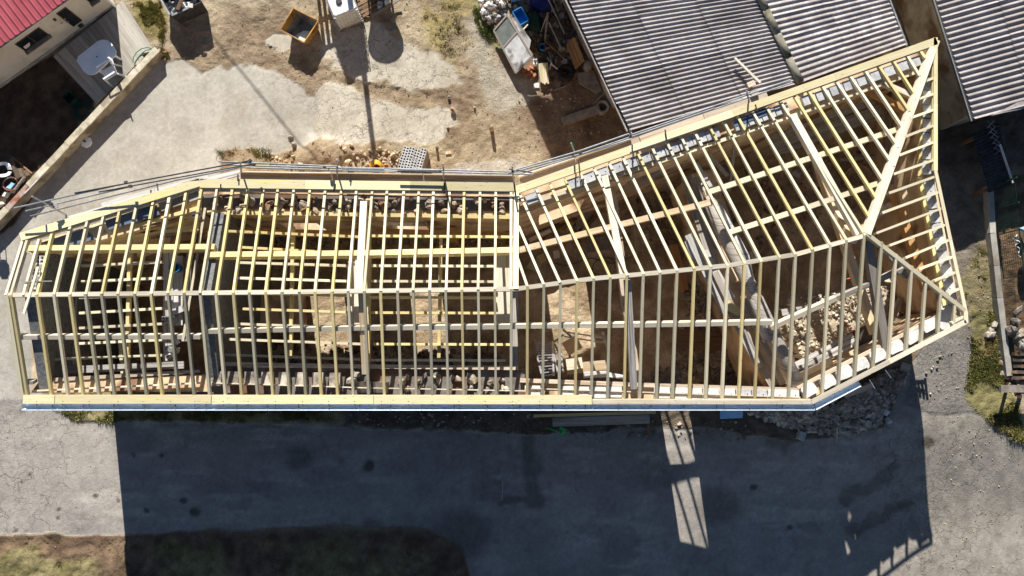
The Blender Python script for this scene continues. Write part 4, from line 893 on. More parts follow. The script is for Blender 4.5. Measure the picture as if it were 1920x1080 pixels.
shed = thing('shed', 'low grey shed with a two-sided corrugated roof tucked behind the long wing', 'shed', G(1300, 60))
SZ, SR = 4.25, 4.72
E0 = P(1180, 245, SZ); E1 = P(930, -287, SZ); R0 = P(1499, 156, SR); R1 = P(1290, -284, SR)
corr_roof(shed, E0, E1, R0, R1, .158, .030, 'fibre_cement', 11, 3)
F0 = P(1698, 84, SZ + .1); F1 = P(1560, -280, SZ + .1)
corr_roof(shed, F1, F0, R1, R0, .158, .03, 'fibre_pale', 11, 2)
for k in range(10):
    a = R0 + (R1 - R0) * (k / 10) + Vector((0, 0, .09)); b_ = R0 + (R1 - R0) * ((k + 1.03) / 10) + Vector((0, 0, .075))
    b = MB(); b.tube([a, b_], .115, 10); b.build('ridge_tile', 'ridge_cap', shed, smooth=True)
b = MB(); b.tube([R0 + Vector((.02, -.12, .04)), R0 + Vector((.06, -.3, -.08))], .09, 8); b.build('ridge_tile', 'ridge_cap', shed)
inn = (R0 - E0).normalized(); inn.z = 0
wa = G(1146, 202, -.3); wb = G(1040, -25, -.3); wd = (wb - wa).normalized(); wn = Vector((-wd.y, wd.x, 0)); wn = wn if wn.dot(inn) > 0 else -wn
top = E0.copy() + wn * .28; quadwall(Vector((wa.x, wa.y, 0)), Vector((wb.x, wb.y, 0)) + wd * 5, Vector((wa.x, wa.y, 0)) + wn * .25, Vector((wb.x, wb.y, 0)) + wd * 5 + wn * .25, -.3, SZ - .12, 'shed_wall', [(.18, .25, .6, 1.5)], parent=shed)
fl = P(1690, 92, SZ + .2); 
quadwall(Vector((fl.x - .1, fl.y, 0)), Vector((fl.x - .1, fl.y, 0)) + wd * 7, Vector((fl.x - .35, fl.y, 0)), Vector((fl.x - .35, fl.y, 0)) + wd * 7, 0, SZ - .15, 'shed_wall', parent=shed)
quadwall(Vector((wa.x + .02, wa.y - .02, 0)), Vector((R0.x, R0.y - .05, 0)), Vector((wa.x + .12, wa.y + .2, 0)), Vector((R0.x + .1, R0.y + .2, 0)), -.2, (SZ - .15, SR - .2), 'shed_wall', parent=shed, name='end_wall')
pbeam('verge_strip', 'fibre_pale', shed, E0 - inn * .06 + Vector((0, 0, -.02)), E1 - inn * .06 + Vector((0, 0, -.02)), .03, .09)
pbeam('edge_trim', 'steel_dark', shed, E0 + inn * .03 + Vector((0, 0, -.06)), E1 + inn * .03 + Vector((0, 0, -.06)), .1, .05)
pbeam('edge_trim', 'galv', shed, F0 + Vector((.06, 0, -.02)), F1 + Vector((.06, 0, -.02)), .05, .08)
dpa = G(1052, 36); b = MB(); b.tube([dpa + Vector((0, .5, .3)), dpa + Vector((.0, .1, 1.4)), dpa + Vector((.15, .4, 2.1))], .06, 10); b.build('downpipe', 'galv', shed, smooth=True)
# second shed at the right edge
shed2 = thing('shed', 'tall brown-grey corrugated shed running off the right edge of the yard', 'shed', G(1850, 60))
A0 = P(1826, 224, 4.0); A1 = P(1728, -90, 4.0); dd = (A1 - A0).normalized(); pp = Vector((dd.y, -dd.x, 0)); pp = pp if pp.x > 0 else -pp
B0 = A0 + pp * 7 + Vector((0, 0, .9)); B1 = A1 + pp * 7 + Vector((0, 0, .9))
corr_roof(shed2, A0, A1, B0, B1, .205, .042, 'fibre_cement', 5, 4)
pbeam('edge_trim', 'steel_dark', shed2, A0 - pp * .05 - dd * .02, A1 - pp * .05, .05, .12); pbeam('edge_trim', 'galv', shed2, A0 - pp * .10 - dd * .04 + Vector((0, 0, .03)), A1 - pp * .10 + Vector((0, 0, .03)), .03, .06)
b = MB(); b.add([P(1858, 217, 4.12), P(1922, 203, 4.2), P(1990, 180, 4.32), P(1990, 150, 4.36)], [(0, 1, 2, 3)]); b.build('roof_sheet', 'fibre_pale', shed2)
for (s, z) in ((0, 0),):
    q0 = Vector((A0.x, A0.y, 0)) + pp * .35 + dd * .3; q1 = q0 + dd * 5.5
    quadwall(q0, q1, q0 + pp * .2, q1 + pp * .2, 1.2, 3.85, 'shed_wall', parent=shed2)
    q2 = q0 + pp * 6; quadwall(q0 + pp * .21, q2, q0 + pp * .21 + dd * .2, q2 + dd * .2, 1.2, (3.85, 4.6), 'shed_wall', parent=shed2, name='end_wall')
k0, k1 = G(1590, -95), G(1800, -120)
k0.z = k1.z = 0; kd = Vector((.05, .3, 0)); quadwall(k0, k1, k0 + kd, k1 + kd, -.2, 5.6, 'shed_wall', parent=shed2, name='shade_wall')  # unseen wall, added so the gap between the sheds lies in shade
# lean-to with lattice and a corrugated sheet coloured dark to read as shaded, between the house and the right-hand shed
lean = thing('lean_to', 'small shaded corrugated lean-to below the right-hand shed', 'lean-to', G(1860, 300))
l0, l1, l2, l3 = P(1852, 362, 2.6), P(1822, 250, 2.6), P(1897, 344, 2.8), P(1872, 228, 2.8)
corr_roof(lean, l1, l0, l3, l2, .12, .018, 'steel_dark', 2, 1)
b = MB(); b.tube([P(1875, 271, 2.9), P(1899, 343, 2.9)], .035, 8); b.build('edge_pipe', 'tank_white', lean)
for k in range(6):
    a = P(1850 + k * 3, 226 + k * 10, 2.82); c = P(1866 + k * 3, 238 + k * 10, 2.82); e = P(1851 + k * 3, 240 + k * 10, 2.84); f = P(1864 + k * 3, 226 + k * 10, 2.84)
    pbeam('lattice_slat', 'wood_grey', lean, a, c, .03, .012); pbeam('lattice_slat', 'wood_grey', lean, e, f, .03, .012)
for q in ((1850, 356), (1828, 258), (1890, 340)): 
    p = P(*q, 2.55); pbeam('post', 'wood_brown', lean, Vector((p.x, p.y, 1.2)), p, .1, .1, al=.5)
# neighbour's house, top left
nb = thing('red_roofed_house', 'cream house with a dark red ribbed metal roof in the corner by the deck', 'house', P(60, 60, 0))
ha, hb_ = P(0, 165, 0), P(218, 10, 0); hd = (hb_ - ha).normalized(); hn = Vector((hd.y, -hd.x, 0)); hn = hn if hn.dot(Vector((1, -1, 0))) > 0 else -hn   # outward
h0 = ha - hd * 6; h1 = hb_
HZ = 2.2
quadwall(h0, h1, h0 - hn * .3, h1 - hn * .3, -.2, HZ - .05, 'wall_cream', parent=nb); h2 = h1 - hn * 7
quadwall(h1 - hn * .301, h2, h1 - hn * .301 - hd * .3, h2 - hd * .3, -.2, HZ - .05, 'wall_cream', parent=nb)
quadwall(h0 - hn * 3.6, h1 - hn * 3.6 - hd * .31, h0 - hn * 3.9, h1 - hn * 3.9 - hd * .31, -.2, HZ + .1, 'wall_cream', parent=nb)
b = MB(); b.prism([h0 + hn * .03, h1 + hn * .03 + hd * .02, h1 - hn * .05, h0 - hn * .05], -.1, .14); b.build('plinth', 'concrete', nb)
ea, eb = P(-30, 110, HZ), P(128, -2, HZ); ed = (eb - ea).normalized(); en = Vector((-ed.y, ed.x, 0)); en = en if en.dot(hn) < 0 else -en
corr_roof(nb, eb + ed * 1.15, ea - ed * 5, eb + ed * 1.15 + en * 4 + Vector((0, 0, .32)), ea - ed * 5 + en * 4 + Vector((0, 0, .32)), .25, .04, 'roof_red', 11, 1, seg=10, trapez=True)
pbeam('soffit', 'wall_cream', nb, ea - ed * 5 + en * .2 - Vector((0, 0, .06)), eb + ed * 1.1 + en * .2 - Vector((0, 0, .06)), .4, .05)
b = MB(); b.tube([h1 + hn * .08 - hd * .05 + Vector((0, 0, .1)), h1 + hn * .08 - hd * .05 + Vector((0, 0, HZ))], .045, 8); b.build('downpipe', 'plastic_white', nb)
wp0 = h0.copy(); wp0.z = 0
def wall_open(pts, deep, frame_m, nm):
    q = [ray_plane(u, v, wp0, hn) for u, v in pts]; c = sum(q, Vector()) / 4
    s = sorted((p - h0).dot(hd) for p in q); z = sorted(p.z for p in q); s0, s1, z0, z1 = (s[0] + s[1]) / 2, (s[2] + s[3]) / 2, (z[0] + z[1]) / 2, (z[2] + z[3]) / 2
    f = MB(); t = .03
    def bar(a0, b0, a1, b1): f.beam(h0 + hd * a0 + hn * .012 + Vector((0, 0, b0)), h0 + hd * a1 + hn * .012 + Vector((0, 0, b1)), t, .05, up=hn, al=.3)
    bar(s0, z0, s1, z0); bar(s0, z1, s1, z1); bar(s0, z0, s0, z1); bar(s1, z0, s1, z1)
    if nm == 'window': bar((s0 + s1) / 2, z0, (s0 + s1) / 2, z1)
    fo = f.build(nm, frame_m, nb)
    g = MB(); a = lambda s_, z_: h0 + hd * s_ + hn * .008 + Vector((0, 0, z_)); g.quad(a(s0, z0), a(s1, z0), a(s1, z1), a(s0, z1), .004)
    po = g.build('pane', 'glass', nb); po.parent = fo; po.location = (0, 0, 0); 
    if nm == 'window':
        k = MB(); k.beam(h0 + hd * (s0 - .05) + hn * .08 + Vector((0, 0, z0 - .03)), h0 + hd * (s1 + .05) + hn * .08 + Vector((0, 0, z0 - .03)), .16, .04); ko = k.build('sill', 'curb_stone', nb); ko.parent = fo
        cu = MB(); cu.quad(a(s0 + .06, z0 + .05) + hn * .004, a(s0 + (s1 - s0) * .25, z0 + .05) + hn * .004, a(s0 + (s1 - s0) * .36, z1 - .35) + hn * .004, a(s0 + .08, z1 - .36) + hn * .004); co = cu.build('curtain', 'paper', nb); co.parent = fo
wall_open([(28, 82), (72, 52), (90, 63), (47, 95)], .1, 'frame_brown', 'window'); wall_open([(107, 25), (122, 13), (152, 37), (137, 50)], .1, 'frame_brown', 'door'); wall_open([(160, -3), (172, -11), (181, -4), (169, 4)], .1, 'frame_brown', 'window')
for (q, sx, sz, m_, nm) in [((151, 47), .17, .17, 'steel_dark', 'meter_box'), ((102, 36), .08, .12, 'frame_brown', 'wall_lamp')]:
    c = ray_plane(*q, wp0, hn); b = MB(); b.beam(c - hd * sx / 2 + hn * .05, c + hd * sx / 2 + hn * .05, sz, .06, up=hn); b.build(nm, m_, nb)
for (u, v) in ((120, 36), (126, 41), (115, 43)):
    c = ray_plane(u, v, wp0, hn); pbeam('name_plate', 'paint_white_worn', nb, c - hd * .05 + hn * .02, c + hd * .05 + hn * .02, .03, .015, up=hn)
# deck
dk = thing('timber_deck', 'weathered grey plank deck along the cream house wall', 'deck', P(190, 100, 0))
dA, dB, dC, dD = P(100, 106, .1), P(230, 1, .1), P(286, 90, .1), P(182, 195, .1)
for k in range(24):
    a = dA + (dB - dA) * ((k + .5) / 24); c = dD + (dC - dD) * ((k + .5) / 24); e = random.uniform(-.02, .02) + (random.uniform(-.1, .25) if k > 16 else 0)
    pbeam('plank', 'deck_wood', dk, a, c + (c - a).normalized() * e + Vector((0, 0, random.uniform(-.003, .003))), (dB - dA).length / 24 - .008, .03)
for t in (.1, .5, .9): pbeam('joist', 'wood_brown', dk, dA + (dD - dA) * t - Vector((0, 0, .032)), dB + (dC - dB) * t - Vector((0, 0, .032)), .08, .1)
# garden wall
gw = thing('garden_wall', 'low cement garden wall with worn coping between the garden and the tarmac', 'wall', P(160, 230, 0))
gA, gB = P(290, 88, .5), P(-60, 460, .5); gd = (gB - gA).normalized(); gn = Vector((-gd.y, gd.x, 0)); gn = gn if gn.x > 0 else -gn
quadwall(gA + gn * .21, gB + gn * .21, gA, gB, -.2, .44, 'old_wall', parent=gw)
Lw = (gB - gA).length; s = 0.0; k = 0
while s < Lw - .2:
    l = random.uniform(.75, 1.15) if not (4.4 < s < 5.6) else 1.0
    m_ = 'rust_metal' if 5.9 < s < 7.0 else 'coping'
    b = MB(); b.beam(gA + gd * s + gn * (.10 + random.uniform(-.012, .012)) + Vector((0, 0, random.uniform(-.012, .008))), gA + gd * min(s + l - .012, Lw) + gn * (.10 + random.uniform(-.012, .012)) + Vector((0, 0, random.uniform(-.012, .008))), .24 if m_ == 'coping' else .2, .06); b.build('coping_slab', m_, gw); s += l
pbeam('rail', 'paint_white_worn', gw, gA + gd * 6.0 + gn * .22 + Vector((0, 0, .02)), gA + gd * 7.0 + gn * .22 + Vector((0, 0, .02)), .03, .03)
for k in range(9):
    stone_obj(P(296 + rng.uniform(0, 16), 92 + rng.uniform(0, 24), .06), rng.uniform(.04, .09), random.choice(['brick_red', 'rubble', 'stone']), tag(bpy.data.objects.new('x', None)) if False else gw)
# ================================================================== YARD THINGS
# plastic table and chair on the deck
tb = thing('garden_table', 'white oval plastic garden table standing on the deck', 'table', P(182, 112, .1))
b = MB(); tp = [P(u, v, .80) for u, v in [(143.5, 114), (146, 106), (183, 77), (192, 74), (201, 75), (209, 81), (217.5, 96), (217, 104), (181, 137), (172, 140.5), (163, 139), (156, 133)]]
b.prism(tp, .765, .80); b.build('table_top', 'plastic_white', tb)
cc = sum(tp, Vector()) / len(tp)
for q in (0, 2, 6, 8): 
    p = cc + (tp[q] - cc) * .78; pbeam('leg', 'plastic_white', tb, Vector((p.x, p.y, .105)), Vector((cc.x + (tp[q] - cc).x * .7, cc.y + (tp[q] - cc).y * .7, .765)), .06, .06, al=.5)
b = MB(); b.lathe(Vector((cc.x, cc.y, .801)), [(.028, 0), (.028, .004), (.001, .004)], 10); b.build('parasol_hole', 'plastic_black', tb)
ch = thing('garden_chair', 'white plastic garden chair drawn up to the oval table', 'chair', P(205, 132, .1)); c0 = P(206, 135, .58); c0.z = .1; ch.location = c0; ch['_loc'] = tuple(c0); fx = (P(184, 142, .5) - P(218, 122, .5)).normalized(); fy = Vector((-fx.y, fx.x, 0))
L3 = lambda a, c, z: c0 + fx * a + fy * c + Vector((0, 0, z))
b = MB(); b.prism([L3(.24, -.2, 0), L3(.26, 0, 0), L3(.24, .2, 0), L3(-.2, .18, 0), L3(-.22, 0, 0), L3(-.2, -.18, 0)], .55, .58); b.build('seat', 'plastic_white', ch)
for k in range(7):
    y = -.19 + k * .063; o = .05 * (1 - (y / .2) ** 2); pbeam('back_slat', 'plastic_white', ch, L3(-.2 - o * .3, y, .44 + .14), L3(-.34 - o, y * 1.12, .84 + .06 * (1 - (y / .22) ** 2) + .12), .034, .02, up=fx)
b = MB(); b.tube([L3(-.30, -.24, .9), L3(-.38, -.12, 1.0), L3(-.41, 0, 1.03), L3(-.38, .12, 1.0), L3(-.30, .24, .9)], .025, 6); b.build('back_rail', 'plastic_white', ch)
for sgn in (-1, 1):
    b = MB(); b.beam(L3(-.3, .26 * sgn, .80), L3(.26, .27 * sgn, .78), .055, .025); b.build('armrest', 'plastic_white', ch)
    pbeam('leg', 'plastic_white', ch, L3(.30, .26 * sgn, 0), L3(.24, .26 * sgn, .77), .05, .04, al=.5); pbeam('leg', 'plastic_white', ch, L3(-.36, .25 * sgn, 0), L3(-.2, .22 * sgn, .57), .05, .04, al=.5)
pb = thing('parasol_base', 'white octagonal parasol base on the tarmac beside the garden wall', 'parasol base', G(163, 267, .01)); q = Vector(pb['_loc'])
b = MB(); b.lathe(q, [(.215, 0), (.215, .05), (.19, .075), (.06, .11), (.03, .11)], 8); b.build('base', 'plastic_white', pb); b = MB(); b.lathe(q, [(.034, .1), (.034, .19), (.024, .19), (.024, .06)], 10, closed=True); b.build('socket', 'plastic_black', pb)
def solo(name, mb, m, label, cat, loc, group=None, smooth=False):
    o = mb.build(name, m, None, loc=loc, smooth=smooth); return tag(o, label, cat, group)
b = MB(); b.tube([P(*q, .2) for q in [(249, 117), (250, 108), (256, 98), (266, 91), (277, 89), (284, 91)]], .018, 6); b.tube([P(*q, .2) for q in [(284, 92), (272, 95), (262, 104), (258, 113)]], .018, 6)
solo('garden_hose', b, 'plastic_green', 'green garden hose looping over the sunny end of the deck', 'hose', P(262, 100, .2))
b = MB()
for r in (.2, .26, .32, .38): b.tube([P(157, 207, .05 + r * .05) + Vector((r * math.cos(t), r * math.sin(t), 0)) for t in np.linspace(0, 6.0, 18)], .018, 5)
solo('garden_hose', b, 'mesh_green', 'coiled dark green hose lying in the shaded garden soil', 'hose', P(157, 207, .03))
cr = thing('crate', 'dark green plastic crate in the shaded garden by the deck edge', 'crate', G(137, 188))
def open_box(root, c, ax, L, Wd, Hh, m, t=.02, taper=1.0, z0=0.0, inside=None):
    """ax unit vector of the length"""
    ay = Vector((-ax.y, ax.x, 0)); top = [c + ax * (sx * L / 2) + ay * (sy * Wd / 2) + Vector((0, 0, Hh)) for sx, sy in ((-1, -1), (1, -1), (1, 1), (-1, 1))]
    bot = [c + ax * (sx * L / 2 * taper) + ay * (sy * Wd / 2 * taper) + Vector((0, 0, z0)) for sx, sy in ((-1, -1), (1, -1), (1, 1), (-1, 1))]
    for k in range(4):
        j = (k + 1) % 4; n = ((top[k] + top[j]) / 2 - c); n.z = 0; n.normalize(); iv = -n * t
        b = MB(); b.add([bot[k], bot[j], top[j], top[k], bot[k] + iv, bot[j] + iv, top[j] + iv, top[k] + iv], [(0, 1, 2, 3), (5, 4, 7, 6), (3, 2, 6, 7), (1, 0, 4, 5), (0, 3, 7, 4), (2, 1, 5, 6)]); b.build('side_panel', m, root)
        if inside:
            b = MB(); e = iv * 1.15; b.add([bot[k] + e, bot[j] + e, top[j] + e - Vector((0, 0, .02)), top[k] + e - Vector((0, 0, .02))], [(3, 2, 1, 0)]); b.build('liner', inside, root)
    b = MB(); b.prism([p + (c - p).normalized() * t for p in [Vector((q.x, q.y, 0)) for q in bot]], c.z + z0 + .0 if False else c.z + z0 - c.z * 0, c.z + z0 + t); b.build('floor', inside or m, root)
    return top, bot
open_box(cr, Vector(cr['_loc']), Vector((.7, -.7, 0)), .42, .36, .3, 'mesh_green')
# yellow mortar skip
sk = thing('mortar_skip', 'square yellow mortar skip with dried cement in its bottom', 'skip', G(572, 60))
rim = [P(u, v, .62) for u, v in [(550, 15), (597, 38.5), (570, 80), (526, 56)]]; cen = sum(rim, Vector()) / 4; base_c = Vector((cen.x, cen.y, 0)) + Vector((.06, -.02, 0))
bot = [base_c + (Vector((p.x, p.y, 0)) - Vector((cen.x, cen.y, 0))) * .74 for p in rim]
for k in range(4):
    j = (k + 1) % 4; n = ((rim[k] + rim[j]) / 2 - cen).normalized(); iv = -n * .025
    b = MB(); B0_, B1_ = bot[k] + Vector((0, 0, .04)), bot[j] + Vector((0, 0, .04)); b.add([B0_, B1_, rim[j], rim[k], B0_ + iv, B1_ + iv, rim[j] + iv, rim[k] + iv], [(0, 3, 2, 1), (4, 5, 6, 7), (3, 7, 6, 2), (0, 1, 5, 4), (0, 4, 7, 3), (1, 2, 6, 5)]); b.build('side_panel', 'skip_yellow', sk)
    b = MB(); e = iv * 1.2; dn = Vector((0, 0, .025)); b.add([B0_ + e, B1_ + e, rim[j] + e - dn, rim[k] + e - dn], [(0, 1, 2, 3)]); b.build('liner', 'skip_inside', sk)
    pbeam('rim', 'skip_yellow', sk, rim[k] + Vector((0, 0, .012)), rim[j] + Vector((0, 0, .012)), .03, .02)
b = MB(); b.prism([p * 1.0 for p in bot], .03, .07); b.build('floor', 'skip_inside', sk)
b = MB(); f4 = [bot[0] * .55 + bot[2] * .45, bot[1] * .8 + bot[2] * .2, bot[2] * .97 + bot[0] * .03, bot[3] * .85 + bot[2] * .15]; b.prism(f4, .05, [.09, .1, .12, .11]); b.build('cement_crust', 'cement_dust', sk)
# white water tank in a cage on a pallet
ib = thing('water_tank', 'white cubic water tank in a wire cage standing on a wooden pallet', 'water tank', G(655, 38))
F1_, F2_ = P(625, 33, 1.25), P(671, 15, 1.25); fd = (F2_ - F1_).normalized(); bd = Vector((-fd.y, fd.x, 0)); W1 = (F2_ - F1_).length; o0 = Vector((F1_.x, F1_.y, 0))
T3 = lambda a, c, z: o0 + fd * a + bd * c + Vector((0, 0, z))
def rbox(L, Dp, z0, z1, r, m, nm, root, ins=0.0):
    pts = []
    for (cx, cy, a0) in ((L - r - ins, r + ins, -90), (L - r - ins, Dp - r - ins, 0), (r + ins, Dp - r - ins, 90), (r + ins, r + ins, 180)):
        for k in range(5): t = math.radians(a0 + 22.5 * k); pts.append((cx + r * math.cos(t), cy + r * math.sin(t)))
    n = len(pts); prof = [(1.0, z0), (1.0, z1 - .07), (.985, z1 - .03), (.94, z1)]; vs = []
    for s_, z in prof: vs += [T3(L / 2 + (x - L / 2) * s_, Dp / 2 + (y - Dp / 2) * s_, z) for x, y in pts]
    fs = [tuple(range(n))[::-1], tuple(range(3 * n, 4 * n))] + [(i * n + k, i * n + (k + 1) % n, (i + 1) * n + (k + 1) % n, (i + 1) * n + k) for i in range(3) for k in range(n)]
    b = MB(); b.add(vs, fs); return b.build(nm, m, root)
DP = 1.15
rbox(W1, DP, .16, 1.22, .09, 'tank_white', 'tank', ib, .02)
for x in (.22, .46, .62): 
    b = MB(); b.beam(T3(W1 * x, .06, 1.245), T3(W1 * x, DP - .06, 1.245), .02, .03); b.build('rib', 'tank_white', ib)
b = MB(); b.lathe(T3(W1 * .42, DP * .42, 1.22), [(.11, 0), (.11, .05), (.09, .06), (.001, .06)], 16); b.build('cap', 'steel_dark', ib)
cg = MB()
for k in range(6):
    z = .22 + k * .19
    for a, c in ((T3(0, 0, z), T3(W1, 0, z)), (T3(W1, 0, z), T3(W1, DP, z)), (T3(0, 0, z), T3(0, DP, z))): cg.tube([a, c], 0.009, 5)
for k in range(8):
    x = W1 * k / 7; cg.tube([T3(x, -.012, .16), T3(x, -.012, 1.2)], .008, 5)
    cg.tube([T3(W1 + .012, DP * k / 7, .16), T3(W1 + .012, DP * k / 7, 1.2)], .008, 5); cg.tube([T3(-.012, DP * k / 7, .16), T3(-.012, DP * k / 7, 1.2)], .008, 5)
cg.build('cage', 'alu', ib)
for k in range(5): pbeam('pallet_board', 'wood_grey', ib, T3(-.02, .06 + k * .26, .15), T3(W1 + .02, .06 + k * .26, .15), .14, .025)
for k in range(3): pbeam('pallet_bearer', 'wood_brown', ib, T3(.06 + k * (W1 - .12) / 2, -.02, .12), T3(.06 + k * (W1 - .12) / 2, DP + .02, .12), .1, .1)
# tall slatted gate leaning behind the tank (throws the holed shadow)
def pallet(root, O, ex, ey, ez, L, Wd, m, nb_=6, bw=.1):
    for k in range(nb_):
        y = Wd * (k + .5) / nb_; pbeam('slat', m, root, O + ey * y, O + ex * L + ey * y, bw, .022, up=ez)
    for k in range(3):
        x = L * (.06 + k * .44); pbeam('bearer', m, root, O + ex * x - ez * .024, O + ex * x + ey * Wd - ez * .024, .08, .08, up=ez)
pl_ = thing('pallet', 'upright wooden pallet at the far side of the white tank', 'pallet', G(606, -40)); O = G(590, -24); pallet(pl_, O, Vector((0, 0, 1)), (G(640, -48) - O).normalized() * Vector((1, 1, 0)), Vector((.35, .9, 0)).normalized(), 1.6, 1.0, 'wood_grey', 5, .13)
# concrete hopper just above the picture and the pole
hp = thing('concrete_hopper', 'steel concrete hopper on legs at the top edge of the yard', 'hopper', G(703, -74)); q = Vector(hp['_loc'])
b = MB(); b.lathe(q, [(.18, .8), (.2, .9), (.66, 2.0), (.66, 2.12), (.62, 2.12), (.60, 2.0), (.17, .95)], 24, closed=True); b.build('funnel', 'steel_dark', hp)
for k in range(4):
    t = math.pi / 4 + k * math.pi / 2; pbeam('leg', 'steel_dark', hp, q + Vector((.5 * math.cos(t), .5 * math.sin(t), 0)), q + Vector((.55 * math.cos(t), .55 * math.sin(t), 1.8)), .07, .07, al=.5)
po = thing('utility_pole', 'round timber pole standing beyond the white tank', 'pole', G(650, -120)); q = Vector(po['_loc']); b = MB(); b.tube([q, q + Vector((0, 0, 7.8))], .11, 10, r2=.085); b.build('shaft', 'bark', po)
far = G(-60, -960); po2 = thing('utility_pole', 'far timber pole beyond the top of the yard carrying the overhead cable', 'pole', far); b = MB(); b.tube([far, far + Vector((0, 0, 8.2))], .11, 10, r2=.085); b.build('shaft', 'bark', po2)
b = MB(); b.tube([q + Vector((0, 0, 7.7)) + (far - q + Vector((0, 0, .4))) * t - Vector((0, 0, 1.6 * t * (1 - t))) for t in np.linspace(0, 1, 20)], .028, 6); solo('overhead_cable', b, 'plastic_black', 'thick overhead cable running from the yard pole to the far pole', 'cable', q + Vector((0, 0, 7.7)))
# junk pallets by the tank
pl2 = thing('pallet', 'dark broken pallet lying in the shade right of the white tank', 'pallet', G(718, 14)); O = G(683, 36, .1); ex = (G(754, 6) - G(698, 36)).normalized(); ex.z = 0; ey = Vector((-ex.y, ex.x, 0)); pallet(pl2, O, ex, ey, Vector((0, 0, 1)), 1.15, .8, 'wood_brown', 5, .11)
b = MB(); b.beam(G(699, 35, .26), G(751, 5, .3), .07, .06); solo('timber_length', b, 'wood_grey', 'grey square timber lying along the front of the dark pallet', 'timber', G(725, 20, .2))
for k, (u, v, s_, m_, lb) in enumerate([(727, 9, .14, 'paper', 'crumpled white rag on the dark pallet right of the tank'), (714, 16, .17, 'galv', 'bent grey sheet-metal offcut on the dark pallet'), (695, 25, .11, 'curb_stone', 'grey rock on the shaded ground at the pallet corner')]):
    V, F = rocks([G(u, v, .22 if k < 2 else .06)], [s_], rng, .5); o = npmesh(['rag', 'metal_offcut', 'rock'][k], V, F, m_); tag(o, lb, ['rag', 'metal offcut', 'rock'][k])
# black-lined dump box at the top
db = thing('dump_box', 'grey steel dump box with black plastic and boards inside at the top of the yard', 'dump box', G(335, -6)); 
rimd = [P(u, v, .85) for u, v in [(293, -16), (320, 30), (378, 4), (352, -40)]]; cd = sum(rimd, Vector()) / 4; ax = (rimd[2] - rimd[1]).normalized(); ax.z = 0
botd = [Vector((cd.x, cd.y, .06)) + (Vector((p.x, p.y, 0)) - Vector((cd.x, cd.y, 0))) * .9 for p in rimd]
for k in range(4):
    j = (k + 1) % 4; n = ((rimd[k] + rimd[j]) / 2 - cd).normalized(); iv = -n * .03
    b = MB(); b.add([botd[k], botd[j], rimd[j], rimd[k], botd[k] + iv, botd[j] + iv, rimd[j] + iv, rimd[k] + iv], [(0, 3, 2, 1), (4, 5, 6, 7), (3, 7, 6, 2), (0, 1, 5, 4), (0, 4, 7, 3), (1, 2, 6, 5)]); b.build('side_panel', 'steel_dark', db)
    if k in (0, 1): pbeam('rim', 'galv', db, rimd[k] + (rimd[j] - rimd[k]) * .04 + Vector((0, 0, .02)), rimd[k] + (rimd[j] - rimd[k]) * (.95 if k == 0 else .62) + Vector((0, 0, .02)), .06, .04)
b = MB(); b.prism(botd, .02, .08); b.build('floor', 'steel_dark', db)
N = 14; vs = []; 
for i in range(N + 1):
    for j in range(N + 1):
        a, c = i / N, j / N; p = (rimd[1] * (1 - a) + rimd[2] * a) * (1 - c) + (rimd[0] * (1 - a) + rimd[3] * a) * c; p = cd + (p - cd) * .94; vs.append((p.x, p.y, .42 + .3 * float(fbm(np.array([i * .5]), np.array([j * .5]), .7, 3, 9)[0]) * (1 + .4 * random.random())))
b = MB(); b.add(vs, [(i * (N + 1) + j, (i + 1) * (N + 1) + j, (i + 1) * (N + 1) + j + 1, i * (N + 1) + j + 1) for i in range(N) for j in range(N)]); solo('plastic_sheeting', b, 'plastic_black', 'crumpled black plastic sheeting filling the steel dump box', 'plastic sheet', (cd.x, cd.y, .5), smooth=True)
b = MB(); b.beam(P(333, 18, .95), P(345, -14, 1.0), .13, .05); solo('board', b, 'wood_brown', 'brown board poking out of the black plastic in the dump box', 'board', P(338, 5, .95))
b = MB(); b.quad(P(353, 6, .92), P(362, 7, .92), P(362, 15, .9), P(352, 14, .9), .03); solo('paper_sack', b, 'paper', 'white paper sack on the black plastic in the dump box', 'sack', P(357, 10, .9))
sg = thing('road_sign', 'octagonal sign on two thin posts at the left edge of the tarmac', 'road sign', G(1, 424)); q = Vector(sg['_loc'])
b = MB(); sv = [(.22 * math.cos(math.pi / 8 + k * math.pi / 4), .24 * math.sin(math.pi / 8 + k * math.pi / 4) + 1.02) for k in range(8)]
b.add([q + Vector((x, 0, z)) for x, z in sv] + [q + Vector((x, .015, z)) for x, z in sv], [tuple(range(8)), tuple(range(8, 16))[::-1]] + [(k, 8 + k, 8 + (k + 1) % 8, (k + 1) % 8) for k in range(8)]); b.build('plate', 'galv', sg)
for x in (-.1, .12): b = MB(); b.tube([q + Vector((x, .03, 0)), q + Vector((x, .03, 1.25))], .018, 6); b.build('post', 'galv', sg)
for k in range(30):
    u = 70 + k * 49.5 + random.uniform(-3, 3)
    if u < 1515: pbeam('gutter_strap', 'galv', house, P(u, 752 if u < 1108 else 755, ZE + .052), P(u + .3, 765, ZE + .0), .03, .006)
